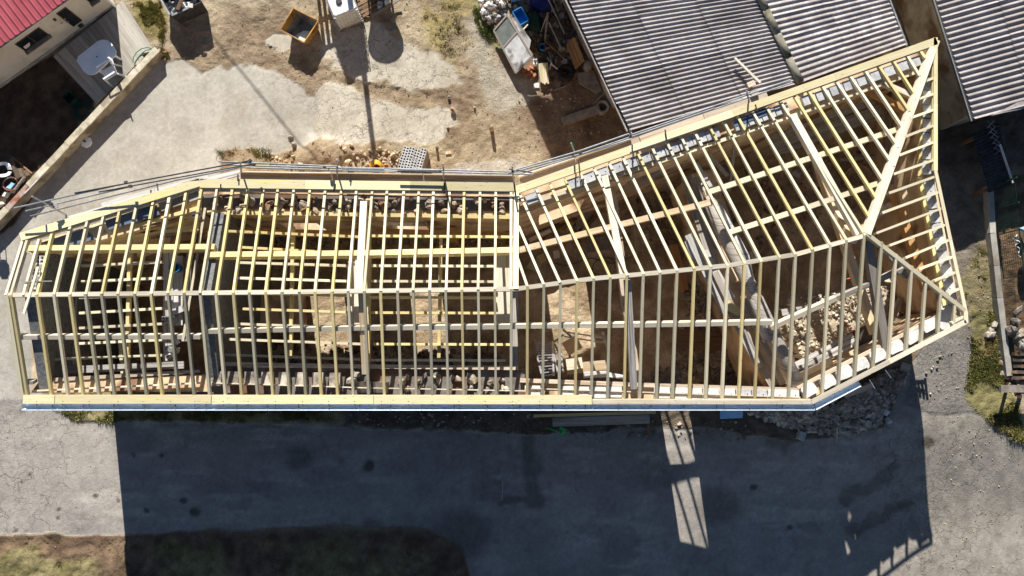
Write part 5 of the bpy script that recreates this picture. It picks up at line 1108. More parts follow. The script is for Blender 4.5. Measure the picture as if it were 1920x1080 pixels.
# stack of hollow concrete blocks
cbm = mesh_of(cell_block(.40, .20, .19, 4, 2, .034), 'block_grey'); cbm.name = 'concrete_block'; cbd = mesh_of(cell_block(.40, .20, .19, 4, 2, .034), 'block_dark')
s0_ = P(757, 274, 1.0); s1_ = P(799, 279, 1.0); s2_ = P(745, 315, 1.0); 
bx_ = Vector((s1_.x - s2_.x * 0 - s0_.x, s1_.y - s0_.y, 0)).normalized(); by_ = Vector((s2_.x - s0_.x, s2_.y - s0_.y, 0)).normalized(); aang = math.atan2(by_.y, by_.x)
g0_ = G(772, 306)
for lay in range(5):
    for i in range(4):
        for j in range(2):
            if lay < 4 and not (i == 3 or j == 1): continue
            p = Vector((s0_.x, s0_.y, 0)) + bx_ * (.105 + i * .207) + by_ * (.20 + j * .407 + (.05 if i == 2 and j == 0 and lay == 4 else 0)); p.z = g0_.z + .02 + lay * .195 - (.0 if not (lay == 4 and i == 3 and j == 0) else .0)
            if lay == 4 and i == 3 and j == 1: pass
            o = bpy.data.objects.new('concrete_block', cbm if lay == 4 else cbd); COL.objects.link(o); o.location = p + Vector((random.uniform(-.006, .006), random.uniform(-.006, .006), 0)); o.rotation_euler = (0, 0, aang + random.uniform(-.02, .02))
            tag(o, 'hollow grey concrete block in the block stack beside the yard wall', 'concrete block', 'blocks in the stack')
# orange cement mixer half hidden by the rails
cm = thing('cement_mixer', 'small orange cement mixer half under the scaffold rails', 'cement mixer', G(712, 322)); q = Vector(cm['_loc'])
b = MB(); b.lathe((0, 0, 0), [(.14, -.3), (.27, -.2), (.3, .0), (.26, .14), (.17, .32), (.15, .32), (.23, .1)], 18, closed=True)
Rm = Matrix.Rotation(math.radians(30), 4, Vector((1, .6, 0)).normalized()); b.v = [tuple(q + Vector((-.06, .08, .52)) + (Rm @ (Vector(p) * .78))) for p in b.v]; b.build('drum', 'orange_paint', cm, smooth=True)
for (a, c) in [((-.3, -.25, 0), (-.1, 0, .6)), ((.3, -.25, 0), (.12, 0, .6)), ((-.25, .3, 0), (-.1, .1, .5)), ((.3, .25, 0), (.12, .1, .5)), ((-.35, -.3, .03), (.35, -.3, .03)), ((.1, -.1, .55), (.42, -.22, .62)), ((.2, -.32, .2), (.5, -.05, .25))]:
    b = MB(); b.tube([q + Vector(a), q + Vector(c)], .03, 6); b.build('frame_tube', 'orange_paint', cm)
b = MB(); b.beam(q + Vector((.2, -.1, .55)), q + Vector((.42, -.15, .55)), .2, .22); b.build('motor_box', 'orange_paint', cm)
# scaffold along the yard side
sf = thing('scaffold', 'scaffold of tan planks and steel tube rails hung along the yard-side eaves', 'scaffold', P(700, 330, 4.0))
def sp(a, b_, w, z, m='scaffold_plank', n=1, h=.04):
    A, B = P(*a, z), P(*b_, z); d = B - A
    for k in range(n): pbeam('plank', m, sf, A + d * (k / n) + Vector((0, 0, .002 * (k % 2))), A + d * ((k + 1) / n) - d.normalized() * .015, w, h)
sp((448, 327), (966, 334), .16, 4.42, n=3); sp((448, 336), (966, 343.5), .16, 4.43, n=2); sp((448, 321.5), (966, 329), .03, 4.55, 'board_pale', 3, .15)
sp((130, 411), (300, 362), .2, 4.42, 'wood_white', 1); sp((300.5, 362), (452, 322), .2, 4.42, 'wood_white', 2); sp((190, 383), (392, 333), .17, 4.40, 'wood_white', 2); sp((380, 343), (460, 327), .2, 4.41, 'scaffold_plank')
sp((974, 336), (1200, 262), .24, 4.42, 'scaffold_plank', 2); sp((1200.5, 262), (1440, 178), .24, 4.86, 'scaffold_plank', 2); sp((980, 345), (1220, 268), .2, 4.40, 'board_pale', 2); sp((1220.5, 268), (1425, 197), .2, 4.84, 'scaffold_plank', 2); sp((974, 331), (1185, 259), .03, 4.56, 'board_pale', 2, .12)
def rail(pts, z, r=.024, m='galv'):
    b = MB(); b.tube([P(*q, z) for q in pts], r, 7); return b.build('tube', m, sf)
rail([(26, 390.5), (242, 342.5)], 5.9); rail([(48, 396), (242, 350.5)], 5.5); rail([(57, 405.5), (330, 338), (460, 312)], 5.1); rail([(140, 362), (470, 301)], 5.92, .022, 'steel_dark'); rail([(185, 360), (476, 307)], 5.52, .02, 'steel_dark')
rail([(410, 303), (632, 312)], 5.9); rail([(427, 309), (720, 317.5)], 5.5); rail([(436, 313.5), (740, 322.5)], 5.1); rail([(630, 314), (822, 318.5), (968, 322.5)], 5.5); rail([(640, 317.5), (822, 322.5), (1000, 327)], 5.1); rail([(745, 321), (828, 322.5)], 5.3, .03, 'steel_dark'); rail([(752, 318), (820, 319)], 5.7, .022)
rail([(962, 320), (1090, 282), (1185, 249)], 5.9); rail([(950, 326), (1092, 288), (1340, 203)], 5.5); rail([(970, 327), (1180, 262)], 5.1); rail([(1180, 254), (1345, 197), (1482, 150)], 5.7); rail([(1180, 259), (1350, 201), (1486, 155)], 5.3); rail([(955, 317), (998, 324)], 5.6, .02, 'steel_dark')
for (a, z0, c, z1) in [((124, 403), 4.3, (60, 368), 6.0), ((633, 338), 4.2, (631, 299), 6.0), ((832, 340), 4.2, (831, 306), 6.0), ((964, 345), 4.2, (960, 311), 6.0), ((1078, 286), 4.6, (1071, 268), 6.0), ((297, 360), 4.4, (294, 343), 5.2), ((1405, 192), 4.6, (1400, 170), 5.9), ((1186, 255), 4.8, (1181, 243), 6.0), ((452, 322), 4.3, (451, 305), 6.0)]:
    b = MB(); b.tube([P(*a, z0), P(*c, z1)], .026, 7); b.build('post', 'galv', sf)
for (a, c) in [((414, 345), (413.5, 358)), ((283, 356), (283, 391)), ((98, 417), (98, 442)), ((627, 338), (626, 360)), ((833, 342), (833, 362)), ((964, 345), (967, 366)), ((446, 327), (446, 340)), ((657, 328), (656, 341)), ((1085, 300), (1088, 334)), ((1247, 243), (1250, 263)), ((1416, 196), (1420, 208)), ((124, 403), (124, 412))]:
    b = MB(); b.tube([P(*a, 5.12), P(*c, 5.1)], .022, 6); b.build('bracket', 'steel_dark', sf)
for (u, v, z) in [(97, 383, 5.75), (106, 388, 5.4), (238, 343, 5.9), (246, 350, 5.5), (470, 302, 5.9), (477, 308, 5.5), (608, 311, 5.6), (617, 315, 5.3), (826, 320, 5.4), (962, 322, 5.6), (1088, 286, 5.6), (1182, 254, 5.6)]:
    b = MB(); b.box(P(u, v, z - .05), .09, .07, .1, random.random()); b.build('clamp', 'steel_dark', sf)
b = MB(); b.box(P(103, 385, 5.6), .2, .12, .06, -.5); b.build('clamp', 'alu', sf)
b = MB(); b.beam(P(1378, 108, 4.85), P(1426, 155, 4.95), .07, .05); solo('batten', b, 'board_pale', 'loose pale batten sloping over the shed roof near its ridge', 'batten', P(1400, 130, 3.4))
for k, (u, v, lb) in enumerate([(1407, 159, 'short pale timber block on the scaffold end over the shed roof'), (1413, 175, 'pale timber offcut lying against the eave board near the shed ridge')]):
    b = MB(); b.box(P(u, v, 4.88), .24, .16, .1, .4); solo('timber_block', b, 'scaffold_plank', lb, 'timber block', P(u, v, 4.48))
# ---- stones, bricks and stakes lying about the yard
for k, (u, v, sx, sz, m_, lb) in enumerate([(546, 257, .2, .12, 'curb_stone', 'dark squared stone on the smooth slab near the rubble edge'), (552, 270, .24, .1, 'stone', 'grey brick on the smooth slab below the squared stone'), (850, 208, .24, .3, 'rubble_tan', 'tan boulder with a hard shadow in the middle of the dirt yard'), (842, 182, .14, .12, 'curb_stone', 'small pale stone just above the tan boulder'), (890, 202, .12, .1, 'stone', 'small brown stone between the boulder and the path'), (840, 240, .12, .1, 'stone', 'small brown stone at the corner of the cracked slab')]):
    p = G(u, v, sz * .4); V, F = rocks([p], [sx * .55], rng, .25); o = npmesh('stone', V, F, m_); tag(o, lb, 'stone')
st = thing('stake', 'short round wooden stake standing in the dirt yard', 'stake', G(922, 244)); q = Vector(st['_loc']); b = MB(); b.tube([q, q + Vector((.0, .02, .5))], .07, 9, r2=.065); b.build('shaft', 'rubble_tan', st)
b = MB(); b.box(G(819, 276), .09, .1, .28, .2); solo('timber_peg', b, 'scaffold_plank', 'thin timber peg standing right of the block stack', 'peg', G(819, 276))
b = MB(); b.box(G(841, 287), .2, .1, .06, .1); solo('brick', b, 'rubble_tan', 'single tan brick flat on the dirt right of the block stack', 'brick', G(841, 287))
def stuff_rocks(name, poly, n, s0, s1, m, zf=None, kind=rocks, zlift=.3, gauss=None, seed=1, pw=2.2):
    r = np.random.default_rng(seed); uv = rand_in(poly, n, r); pts = []; sz = s0 + (s1 - s0) * r.random(n) ** pw
    for (u, v), s_ in zip(uv, sz):
        p = G(u, v); h = zf(u, v) if zf else 0.0; pts.append((p.x, p.y, p.z + h + s_ * zlift))
    V, F = kind(pts, sz, r); o = npmesh(name, V, F, m); tag(o, kind='stuff'); return o
stuff_rocks('rubble_scatter', [(556, 282), (595, 268), (650, 268), (672, 282), (760, 282), (762, 312), (690, 312), (560, 312)], 330, .02, .10, 'rubble_tan', seed=21)
stuff_rocks('rubble_scatter', [(500, 292), (560, 286), (600, 300), (600, 318), (505, 315)], 90, .02, .08, 'rubble_tan', seed=22)
bigs = [(640, 276), (661, 275), (648, 283), (600, 284), (608, 288), (552, 295), (548, 300), (693, 283), (712, 280), (680, 300), (655, 305), (665, 292), (620, 292), (590, 270), (700, 302), (725, 285), (737, 292), (530, 302), (565, 310), (640, 296)]
for k, (u, v) in enumerate(bigs):
    V, F = rocks([G(u, v, .09 + .1 * (1 if 560 < u < 680 else 0))], [rng.uniform(.07, .125)], rng, .3); o = npmesh('rock', V, F, random.choice(['rubble_tan', 'stone', 'rubble_tan'])); tag(o, 'pale building stone in the loose rubble along the yard side of the house', 'stone', 'building stones in the yard rubble')
stuff_rocks('gravel', [(240, 40), (540, 0), (900, 0), (960, 150), (1020, 300), (960, 320), (620, 300), (420, 300), (400, 280), (590, 260), (600, 190), (500, 120), (340, 110)], 2400, .006, .032, 'rubble_tan', seed=23, pw=4)
stuff_rocks('gravel', [(1100, 160), (1180, 250), (1000, 300), (960, 200), (1000, 150)], 260, .01, .05, 'rubble', seed=24, pw=3)
stuff_rocks('gravel', [(1750, 640), (1800, 600), (1850, 480), (1800, 400), (1860, 460), (1870, 600), (1820, 660), (1800, 760), (1740, 760)], 240, .008, .035, 'rubble', seed=25, pw=3)
stuff_rocks('gravel', [(640, 775), (1000, 775), (1240, 790), (1400, 790), (1400, 830), (1000, 815), (640, 795)], 420, .015, .08, 'rubble', seed=26, pw=2.5)
stuff_rocks('gravel', [(0, 1000), (235, 1000), (700, 1000), (860, 1020), (860, 1080), (0, 1080)], 300, .008, .03, 'stone', seed=27, pw=2)
stuff_rocks('gravel', [(0, 800), (215, 805), (232, 1000), (0, 1000)], 170, .006, .025, 'rubble', seed=28, pw=3)
stuff_rocks('gravel', [(1745, 770), (1830, 775), (1920, 840), (1920, 1080), (1780, 1080)], 200, .006, .03, 'rubble_tan', seed=29, pw=3)
# rubble heap on the street side corner, in the shade
heap = lambda u, v: .55 * math.exp(-(((u - 1570) / 95) ** 2 + ((v - 742) / 34) ** 2)) + .3 * math.exp(-(((u - 1490) / 70) ** 2 + ((v - 770) / 26) ** 2))
stuff_rocks('rubble_heap', [(1395, 770), (1500, 765), (1545, 760), (1650, 705), (1690, 690), (1700, 700), (1662, 760), (1640, 800), (1580, 815), (1500, 805), (1440, 790)], 2400, .02, .115, 'rubble', heap, slabs, seed=31)
stuff_rocks('rubble_heap', [(1480, 780), (1560, 740), (1680, 690), (1690, 720), (1640, 790), (1560, 810)], 420, .03, .10, 'rubble', heap, rocks, seed=32)
for k, (u, v) in enumerate([(1655, 772), (1663, 788), (1633, 768), (1540, 778), (1500, 816)]):
    V, F = slabs([G(u, v, .08)], [rng.uniform(.12, .17)], rng); o = npmesh('rubble_chunk', V, F, 'block_grey'); tag(o, 'pale broken block lying at the foot of the shaded rubble heap', 'rubble', 'broken blocks by the rubble heap')
for k, ((a, c), z, lb) in enumerate([(((1585, 742), (1638, 722)), .75, 'greenish plank under the gutter end on the rubble heap'), (((1590, 748), (1636, 731)), .62, 'lower greenish plank on the rubble heap beside the gutter end'), (((1690, 686), (1707, 692)), .5, 'short greenish board stub near the hipped corner')]):
    b = MB(); b.beam(P(*a, z + 1), P(*c, z + 1), .16 if k < 2 else .28, .05); solo('plank', b, 'scaffold_plank', lb, 'plank', P(*a, z + 1))
b = MB(); b.quad(P(1498, 766, 1.3), P(1534, 768, 1.3), P(1506, 788, .9), P(1500, 786, .9), .03); solo('sheet_panel', b, 'plastic_lightblue', 'pale grey-blue panel leaning on the rubble under the gutter bend', 'panel', P(1510, 775, 1.1))
b = MB(); b.tube([G(1563, 802, .3), G(1568, 797, .5), G(1590, 798, .55), G(1600, 805, .4)], .012, 5); b.tube([G(1563, 802, .3), G(1568, 830, .05)], .012, 5); solo('wire', b, 'alu', 'pale bent wire sticking out of the rubble heap', 'wire', G(1568, 805, .3))
for k in range(9):
    u, v = [(1762, 668), (1784, 662), (1757, 676), (1736, 700), (1744, 738), (1760, 731), (1746, 692), (1756, 690), (1733, 736)][k]
    V, F = rocks([G(u, v, .03)], [rng.uniform(.03, .06)], rng, .3); o = npmesh('stone', V, F, 'rubble'); tag(o, 'small pale stone on the dark tarmac by the hipped corner', 'stone', 'small stones on the corner tarmac')
# street-side planks, blue board, green strap
bk = []
for k, ((a, c), z, w, m_, lb) in enumerate([(((1036, 792), (1218, 786)), .62, .3, 'wood_grey', 'wide grey plank on the trestles along the street wall, front one'), (((1040, 783), (1216, 778)), .6, .2, 'wood_grey', 'grey plank behind the wide one along the street wall'), (((1000, 780), (1230, 773)), .7, .1, 'spruce_yellow', 'long yellowish batten laid behind the grey planks'), (((1005, 776), (1150, 772)), .66, .14, 'wood_brown', 'dark brown plank next to the long yellowish batten')]):
    b = MB(); b.beam(P(*a, z), P(*c, z + .02), w, .05); solo('plank', b, m_, lb, 'plank', P(*a, z))
for k, (u, lb) in enumerate([(1021, 'left pair of dark trestle legs under the street-side planks'), (1216, 'right trestle under the ends of the street-side planks')]):
    t = thing('trestle', lb, 'trestle', G(u, 795)); q = Vector(t['_loc'])
    pbeam('top_rail', 'wood_brown', t, P(u, 770, .56), P(u, 815, .56), .08, .07)
    for (du, v) in ((-6, 772), (8, 772), (-6, 810), (8, 810)): p = P(u, v, .5); pbeam('leg', 'wood_brown', t, G(u + du, v), p, .05, .05, al=.5)
b = MB(); b.beam(P(1022, 802, .5), P(1062, 814, .3), .05, .03); b.beam(P(1050, 802, .55), P(1060, 808, .5), .1, .04); b.beam(P(1060, 808, .5), P(1052, 816, .35), .08, .04); solo('clamp_bar', b, 'bright_green', 'bright green clamp hanging from the left trestle', 'clamp', P(1050, 808, .4))
bb = thing('blue_board', 'pale blue sheet with wire legs standing against the street wall', 'board', G(1370, 775))
b = MB(); b.quad(P(1350, 764, .9), P(1393, 764, .9), P(1392, 783, .75), P(1350, 785, .75), .03); b.build('panel', 'plastic_lightblue', bb)
for u in (1356, 1366, 1376, 1388): b = MB(); b.tube([P(u, 770 if u != 1366 else 764, .92), P(u - 2 + (u % 3), 792, .05)], .01, 5); b.build('leg', 'steel_dark', bb)
b = MB(); b.tube([P(1355, 788, .1), P(1370, 798, .08), P(1390, 790, .1)], .012, 5); b.build('hoop', 'steel_dark', bb)
b = MB(); b.tube([G(1077, 899, .02), G(1073, 905, .02), G(1075, 918, .02), G(1080, 925, .02)], .012, 5); solo('wire', b, 'alu', 'short curved pale wire lying on the shaded road', 'wire', G(1076, 910))
b = MB(); b.beam(G(943, 902, .02), G(941, 938, .02), .03, .01); solo('lath', b, 'wood_white', 'thin pale strip lying on the shaded road left of the wire', 'lath', G(942, 915))
#@@MORE
# ================================================================== JUNK CORNER BY THE SHED
def T(name, label, cat, u, v, dz=0.0, group=None): return thing(name, label, cat, G(u, v, dz), group)
door = T('old_door', 'weathered white door with a glazed top leaning flat at the edge of the junk corner', 'door', 962, 85)
d0, d1, d2, d3 = P(951, 28, .75), P(926, 57, .35), P(967, 137, .35), P(998, 104, .75)
mixp = lambda s, t: (d0 * (1 - s) + d1 * s) * (1 - t) + (d3 * (1 - s) + d2 * s) * t
dn_ = (d1 - d0).cross(d3 - d0).normalized(); dn_ = dn_ if dn_.z > 0 else -dn_
b = MB(); b.quad(mixp(.03, .42), mixp(.97, .42), mixp(.97, .98), mixp(.03, .98), .03); b.build('panel', 'paint_white_worn', door)
b = MB(); b.quad(mixp(.05, .05), mixp(.95, .05), mixp(.95, .40), mixp(.05, .40), .01); b.build('pane', 'glass_dusty', door)
for (a, c) in [((0, 0), (1, 0)), ((0, .41), (1, .41)), ((0, 1), (1, 1)), ((0, 0), (0, 1)), ((1, 0), (1, 1))]: pbeam('frame_bar', 'wood_grey', door, mixp(*a) + dn_ * .02, mixp(*c) + dn_ * .02, .06, .045, up=dn_)
b = MB(); b.quad(P(960, 34, .8), P(966, 32, .85), P(996, 76, .85), P(992, 95, .7), .02); solo('white_board', b, 'paint_white_worn', 'white triangular board standing behind the old glazed door', 'board', P(975, 60, .8))
bc = T('crate', 'bright blue plastic crate behind the old door', 'crate', 976, 42); open_box(bc, Vector(bc['_loc']) + Vector((0, 0, .25)), Vector((.5, -.86, 0)), .6, .4, .32, 'plastic_blue', .025)
b = MB(); b.box(G(967, -3), .4, .3, .5, .3); solo('plastic_box', b, 'plastic_lightblue', 'pale blue plastic box at the top edge beside the stone heap', 'box', G(967, -3))
jg = T('jug', 'small white plastic jug with a grey cap standing by the pale planks', 'jug', 1003, 121); q = Vector(jg['_loc']); b = MB(); b.box(q, .14, .2, .3, .05); b.build('body', 'plastic_white', jg); b = MB(); b.lathe(q + Vector((0, .03, .3)), [(.07, 0), (.03, .07), (.03, .1), (.001, .1)], 8); b.build('neck', 'galv', jg)
for k in range(5):
    b = MB(); b.beam(P(1011 + k * 3.6, 119 - k * .4, .3 + (k % 2) * .05), P(1015 + k * 3.2, 154 + (k * 7) % 5, .2 + (k % 2) * .05), .065, .04)
    solo('batten', b, 'board_yellow' if k % 2 else 'board_pale', 'pale green-yellow batten in the short bundle beside the white jug', 'batten', P(1013 + k * 4, 135, .2), 'bundle of pale battens')
for k, (u, v, a) in enumerate([(987, 133, .5), (991, 140, .5), (999, 128, -.4), (1000, 145, .9)]):
    b = MB(); b.box(G(u, v), .3, .1, .07 + .06 * (k % 2), a); solo('roof_tile', b, 'brick_red', ['pink tile standing on edge below the old door', 'broken pink tile nearest the dirt below the old door', 'brown tile between the old door and the white jug', 'brown tile lying left of the pale battens'][k], 'tile', G(u, v))
b = MB(); b.box(G(1006, 161), .2, .18, .06, .05); solo('paving_stub', b, 'block_white', 'small whitish square block alone on the shaded dirt', 'block', G(1006, 161))
def pipe(pts, r, m, label, cat='pipe', name='pipe'):
    b = MB(); b.tube([P(*q) for q in pts], r, 6); return solo(name, b, m, label, cat, P(*pts[0]))
pipe([(1026, -6, .9), (1059, 64, .2)], .03, 'galv', 'long pale pipe leaning across the junk towards the slatted panel'); pipe([(1029, 42, .7), (1053, 92, .15)], .025, 'galv', 'second pale pipe lower in the junk, parallel to the long one')
pipe([(1027, 24, .8), (1022, 76, .15)], .04, 'wood_grey', 'grey upright post end sticking out of the junk', 'post', 'post'); pipe([(1025, 30, .8), (1014, 60, .3)], .02, 'galv', 'thin rod leaning on the grey post end', 'rod', 'rod')
pipe([(1021, 76, .25), (1058, 110, .1)], .03, 'wood_brown', 'brown timber lying from the grey post towards the tyre', 'timber', 'timber'); pipe([(1035, -5, .9), (1047, 22, .5)], .02, 'galv', 'thin pipe at the top edge beside the downpipe')
pipe([(1046, 40, .5), (1034, 78, .1)], .015, 'steel_dark', 'thin dark rod between the two pale pipes', 'rod', 'rod'); pipe([(990, 46, .5), (979, 58, .5)], .03, 'board_pale', 'short pale stick beside the blue crate', 'stick', 'stick')
for k, (pts, lb) in enumerate([([(1026, 108, .1), (1036, 122, .2), (1045, 129, .1)], 'white branch-like offcut, upper one, by the tyre'), ([(1030, 97, .1), (1034, 118, .25), (1030, 130, .1)], 'white branch-like offcut crossing the other by the tyre')]): pipe(pts, .03, 'paint_white_worn', lb, 'offcut', 'offcut')
b = MB(); b.lathe(G(1050, 30, .03), [(.01, .6), (.5, .45), (.8, 0)], 9); 
V, F = rocks([G(1012, 8, .2)], [.6], rng, .3); tag(npmesh('tarpaulin', V * [1, 1, 1], F, 'plastic_navy'), 'dark blue tarpaulin lump at the top of the junk corner', 'tarpaulin')
V, F = rocks([G(1000, 45, .1)], [.42], rng, .4); tag(npmesh('netting', V, F, 'mesh_green'), 'dark green netting bunched behind the blue crate', 'netting')
for k, (u, v, m_, lb) in enumerate([(1017, 92, 'plastic_blue', 'blue tub half hidden in the middle of the junk'), (1026, 88, 'rust_metal', 'rusty tin beside the blue tub')]):
    b = MB(); b.lathe(G(u, v), [(.10, 0), (.13, .25), (.12, .25), (.09, .05)], 12, closed=True); solo('tub', b, m_, lb, 'tub', G(u, v))
pn = T('slatted_panel', 'brown slatted wooden panel leaning on the shed wall', 'slatted panel', 1082, 105)
sA, sB, sC, sD = P(1077, 69, 1.0), P(1062, 83, .1), P(1079, 130, .1), P(1096, 114, 1.0)
for k in range(7): t = (k + .5) / 7; pbeam('slat', 'wood_orange', pn, sB + (sA - sB) * t, sC + (sD - sC) * t, .075, .02)
for t in (.15, .85): pbeam('bearer', 'wood_brown', pn, sB + (sC - sB) * t - Vector((0, 0, .025)), sA + (sD - sA) * t - Vector((0, 0, .025)), .05, .04)
br_ = T('barrel', 'short pale plastic barrel standing against the shed wall', 'barrel', 1101, 130); q = Vector(br_['_loc']); b = MB(); b.lathe(q, [(.15, 0), (.16, .05), (.16, .45), (.14, .5), (.05, .52), (.001, .52)], 16); b.build('body', 'curb_stone', br_); b = MB(); b.lathe(q, [(.165, .36), (.17, .38), (.165, .4)], 16); b.build('rim', 'galv', br_)
b = MB()
for (r0, z0) in ((0, 0),):
    prof = [(.17, .02), (.17, .14), (.24, .18), (.31, .14), (.32, .08), (.31, .02), (.24, 0), (.17, .02)]; b.lathe(G(1061, 138), prof, 20, closed=True)
solo('tyre', b, 'tyre', 'old dark tyre lying flat in front of the slatted panel', 'tyre', G(1061, 138), smooth=True)
b = MB(); b.lathe(G(1128, 205), [(.19, 0), (.24, 0), (.24, .3), (.17, .3), (.17, .02)], 18, closed=True); solo('concrete_ring', b, 'concrete', 'round concrete well ring beside the shaded kerbstone', 'concrete ring', G(1128, 205))
b = MB(); b.prism([G(1083, 140), G(1112, 134), G(1128, 172), G(1120, 178), G(1098, 165), G(1086, 158)], .0, .14); solo('slab', b, 'curb_stone', 'cracked grey slab at the foot of the shed wall', 'slab', G(1105, 155))
b = MB(); b.beam(G(1055, 230, .22), G(1124, 207, .22), .3, .2); solo('kerbstone', b, 'curb_stone', 'long pale kerbstone lying in the shade near the concrete ring', 'kerbstone', G(1090, 218))
pipe([(1112, 195, .05), (1136, 172, .5)], .012, 'galv', 'thin bent rod leaning at the shed corner', 'rod', 'rod'); pipe([(1038, 170, .02), (1062, 161, .04)], .012, 'wood_white', 'pale twig on the shaded dirt by the slab', 'twig', 'twig')
b = MB(); b.lathe(G(1163, 249, .02), [(.06, 0), (.08, .02), (.06, .03), (.045, .01)], 12, closed=True); solo('ring', b, 'rope', 'small tan ring lying under the scaffold near the shed corner', 'ring', G(1163, 249))
b = MB(); b.tube([P(1073, 266, 1.2), P(1076, 280, .6)], .05, 8); b.tube([P(1073, 266, 1.2), P(1079, 272, 1.1)], .03, 6); solo('bottle', b, 'plastic_green', 'slim green bottle-like object hooked on the scaffold rail', 'bottle', P(1074, 270, 1))
hs = T('stone_heap', 'heap of pale round stones at the top beside the junk corner', 'stone heap', 925, 20)
hz = lambda u, v: .45 * math.exp(-(((u - 930) / 26) ** 2 + ((v - 15) / 34) ** 2))
sp_ = rand_in([(898, -12), (945, -12), (948, 30), (930, 55), (905, 40)], 120, rng)
for (u, v) in sp_:
    s_ = rng.uniform(.06, .15); V, F = rocks([(0, 0, 0)], [s_], rng, .28); me = bpy.data.meshes.new('stone'); me.from_pydata([tuple(x) for x in V], [], [tuple(f) for f in F]); me.materials.append(M[random.choice(['rubble', 'block_grey', 'block_white', 'rubble'])]); o = bpy.data.objects.new('stone', me); COL.objects.link(o); o.parent = hs; o.location = G(u, v, hz(u, v) + s_ * .4) - Vector(hs['_loc'])
stuff_rocks('junk_litter', [(950, 0), (1060, 0), (1090, 60), (1100, 150), (1040, 170), (1000, 120)], 420, .02, .11, 'frame_brown', seed=41, kind=slabs)
stuff_rocks('junk_litter', [(950, 0), (1060, 0), (1090, 60), (1090, 120), (1010, 120)], 130, .03, .12, 'curb_stone', seed=42, kind=slabs)
# log and scrap heap in the neighbour's garden
for k, (a, c, z, r, m_, lb) in enumerate([((20, 300), (36, 336), .25, .09, 'bark', 'thick grey log in the garden heap, nearest the shed end'), ((38, 318), (42, 334), .3, .12, 'bark', 'short log stub in the middle of the garden heap'), ((47, 322), (53, 332), .25, .1, 'bark', 'round log stub beside the garden wall'), ((28, 356), (46, 332), .35, .05, 'wood_grey', 'pale squared timber across the front of the garden heap'), ((15, 300), (8, 306), .2, .04, 'bark', 'thin branch at the back of the garden heap'), ((22, 294), (60, 326), .15, .04, 'wood_brown', 'long brown lath behind the garden logs'), ((8, 306), (24, 294), .2, .03, 'bark', 'crooked stick at the top of the garden heap')]):
    b = MB(); b.tube([P(*a, z), P(*c, z + .05)], r, 8); solo('log' if r > .06 else 'timber', b, m_, lb, 'log' if r > .06 else 'timber', P(*a, z))
b = MB(); 
for k in range(5): b.tube([P(5, 318, .3 + k * .03) + Vector(((.2 + .03 * k) * math.cos(t), (.2 + .02 * k) * math.sin(t), .04 * math.sin(3 * t))) for t in np.linspace(0, 6.0, 16)], .022, 5)
solo('hose_coil', b, 'plastic_white', 'tangled white hose on the garden heap at the left edge', 'hose', P(5, 318, .3))
b = MB(); b.tube([P(20, 345, .25) + Vector((.28 * math.cos(t), .24 * math.sin(t), 0)) for t in np.linspace(0, 6.28, 20)], .03, 6); solo('barrel_hoop', b, 'rust_metal', 'rusty hoop around a blue scrap in the garden heap', 'hoop', P(20, 345, .2))
b = MB(); b.prism([P(12, 352, .25), P(22, 342, .25), P(28, 345, .25), P(20, 355, .25)], .2, .28); solo('plastic_scrap', b, 'plastic_lightblue', 'pale blue plastic scrap inside the rusty hoop', 'scrap', P(20, 348, .2))
for k, (u, v, lb) in enumerate([(15, 366, 'white broken brick at the front of the garden heap'), (4, 385, 'white crumpled bag at the left edge by the garden wall'), (28, 361, 'small white chip beside the garden wall')]):
    V, F = slabs([G(u, v, .12)], [.13 if k < 2 else .07], rng); tag(npmesh('brick' if k == 0 else 'chip' if k == 2 else 'bag', V, F, 'paper'), lb, 'brick' if k == 0 else 'chip' if k == 2 else 'bag')
# ================================================================== RIGHT-HAND SIDE
kb = T('kerb_wall', 'low concrete kerb wall below the green mesh fence on the right', 'wall', 1866, 500)
pts = [(1848, 352), (1853, 440), (1860, 500), (1866, 560), (1876, 640), (1884, 705)]
for a, c in zip(pts[:-1], pts[1:]):
    A, B = G(*a, .28), G(*c, .28); pbeam('kerb_block', 'concrete', kb, A, B - (B - A).normalized() * .015, .2, .45)
fn = T('mesh_fence', 'green wire mesh fence panel standing on the kerb wall, upper one', 'fence', 1868, 420)
def mesh_panel(root, A, B, h, nx, nz, m='mesh_green', r=.0035, tops=True):
    b = MB(); U_ = Vector((0, 0, 1))
    for k in range(nx + 1): p = A + (B - A) * (k / nx); b.beam(p, p + U_ * h, r * 2, r * 2, al=.5)
    b.build('upright_wires', m, root); b = MB()
    for k in range(nz + 1): z = U_ * (h * k / nz); b.beam(A + z, B + z, r * 2.2, r * 2.2, al=.5)
    b.build('cross_wires', m, root)
fa, fb, fc_ = G(1853, 352, .3), G(1860, 440, .3), G(1871, 524, .3)
mesh_panel(fn, fa, fb, 1.15, 18, 12)
for p in (fa, (fa + fb) / 2): pbeam('post', 'mesh_green', fn, p, p + Vector((0, 0, 1.25)), .05, .05, al=.5)
g2 = T('mesh_gate', 'green framed mesh gate at the lower end of the wire fence', 'gate', 1868, 480)
mesh_panel(g2, fb + Vector((.02, -.06, 0)), fc_, 1.1, 14, 10)
for a, c in ((fb + Vector((.02, -.06, 0)), fb + Vector((.02, -.06, 1.15))), (fc_, fc_ + Vector((0, 0, 1.15))), (fb + Vector((.02, -.06, 1.12)), fc_ + Vector((0, 0, 1.12))), (fb + Vector((.02, -.06, .02)), fc_ + Vector((0, 0, .02)))): pbeam('frame_bar', 'mesh_green', g2, a, c, 0.03, .03, al=.5)
f3 = T('mesh_fence', 'sagging green mesh along the lower end of the kerb wall', 'fence', 1880, 600); mesh_panel(f3, G(1872, 528, .28), G(1888, 690, .25), .55, 40, 9)
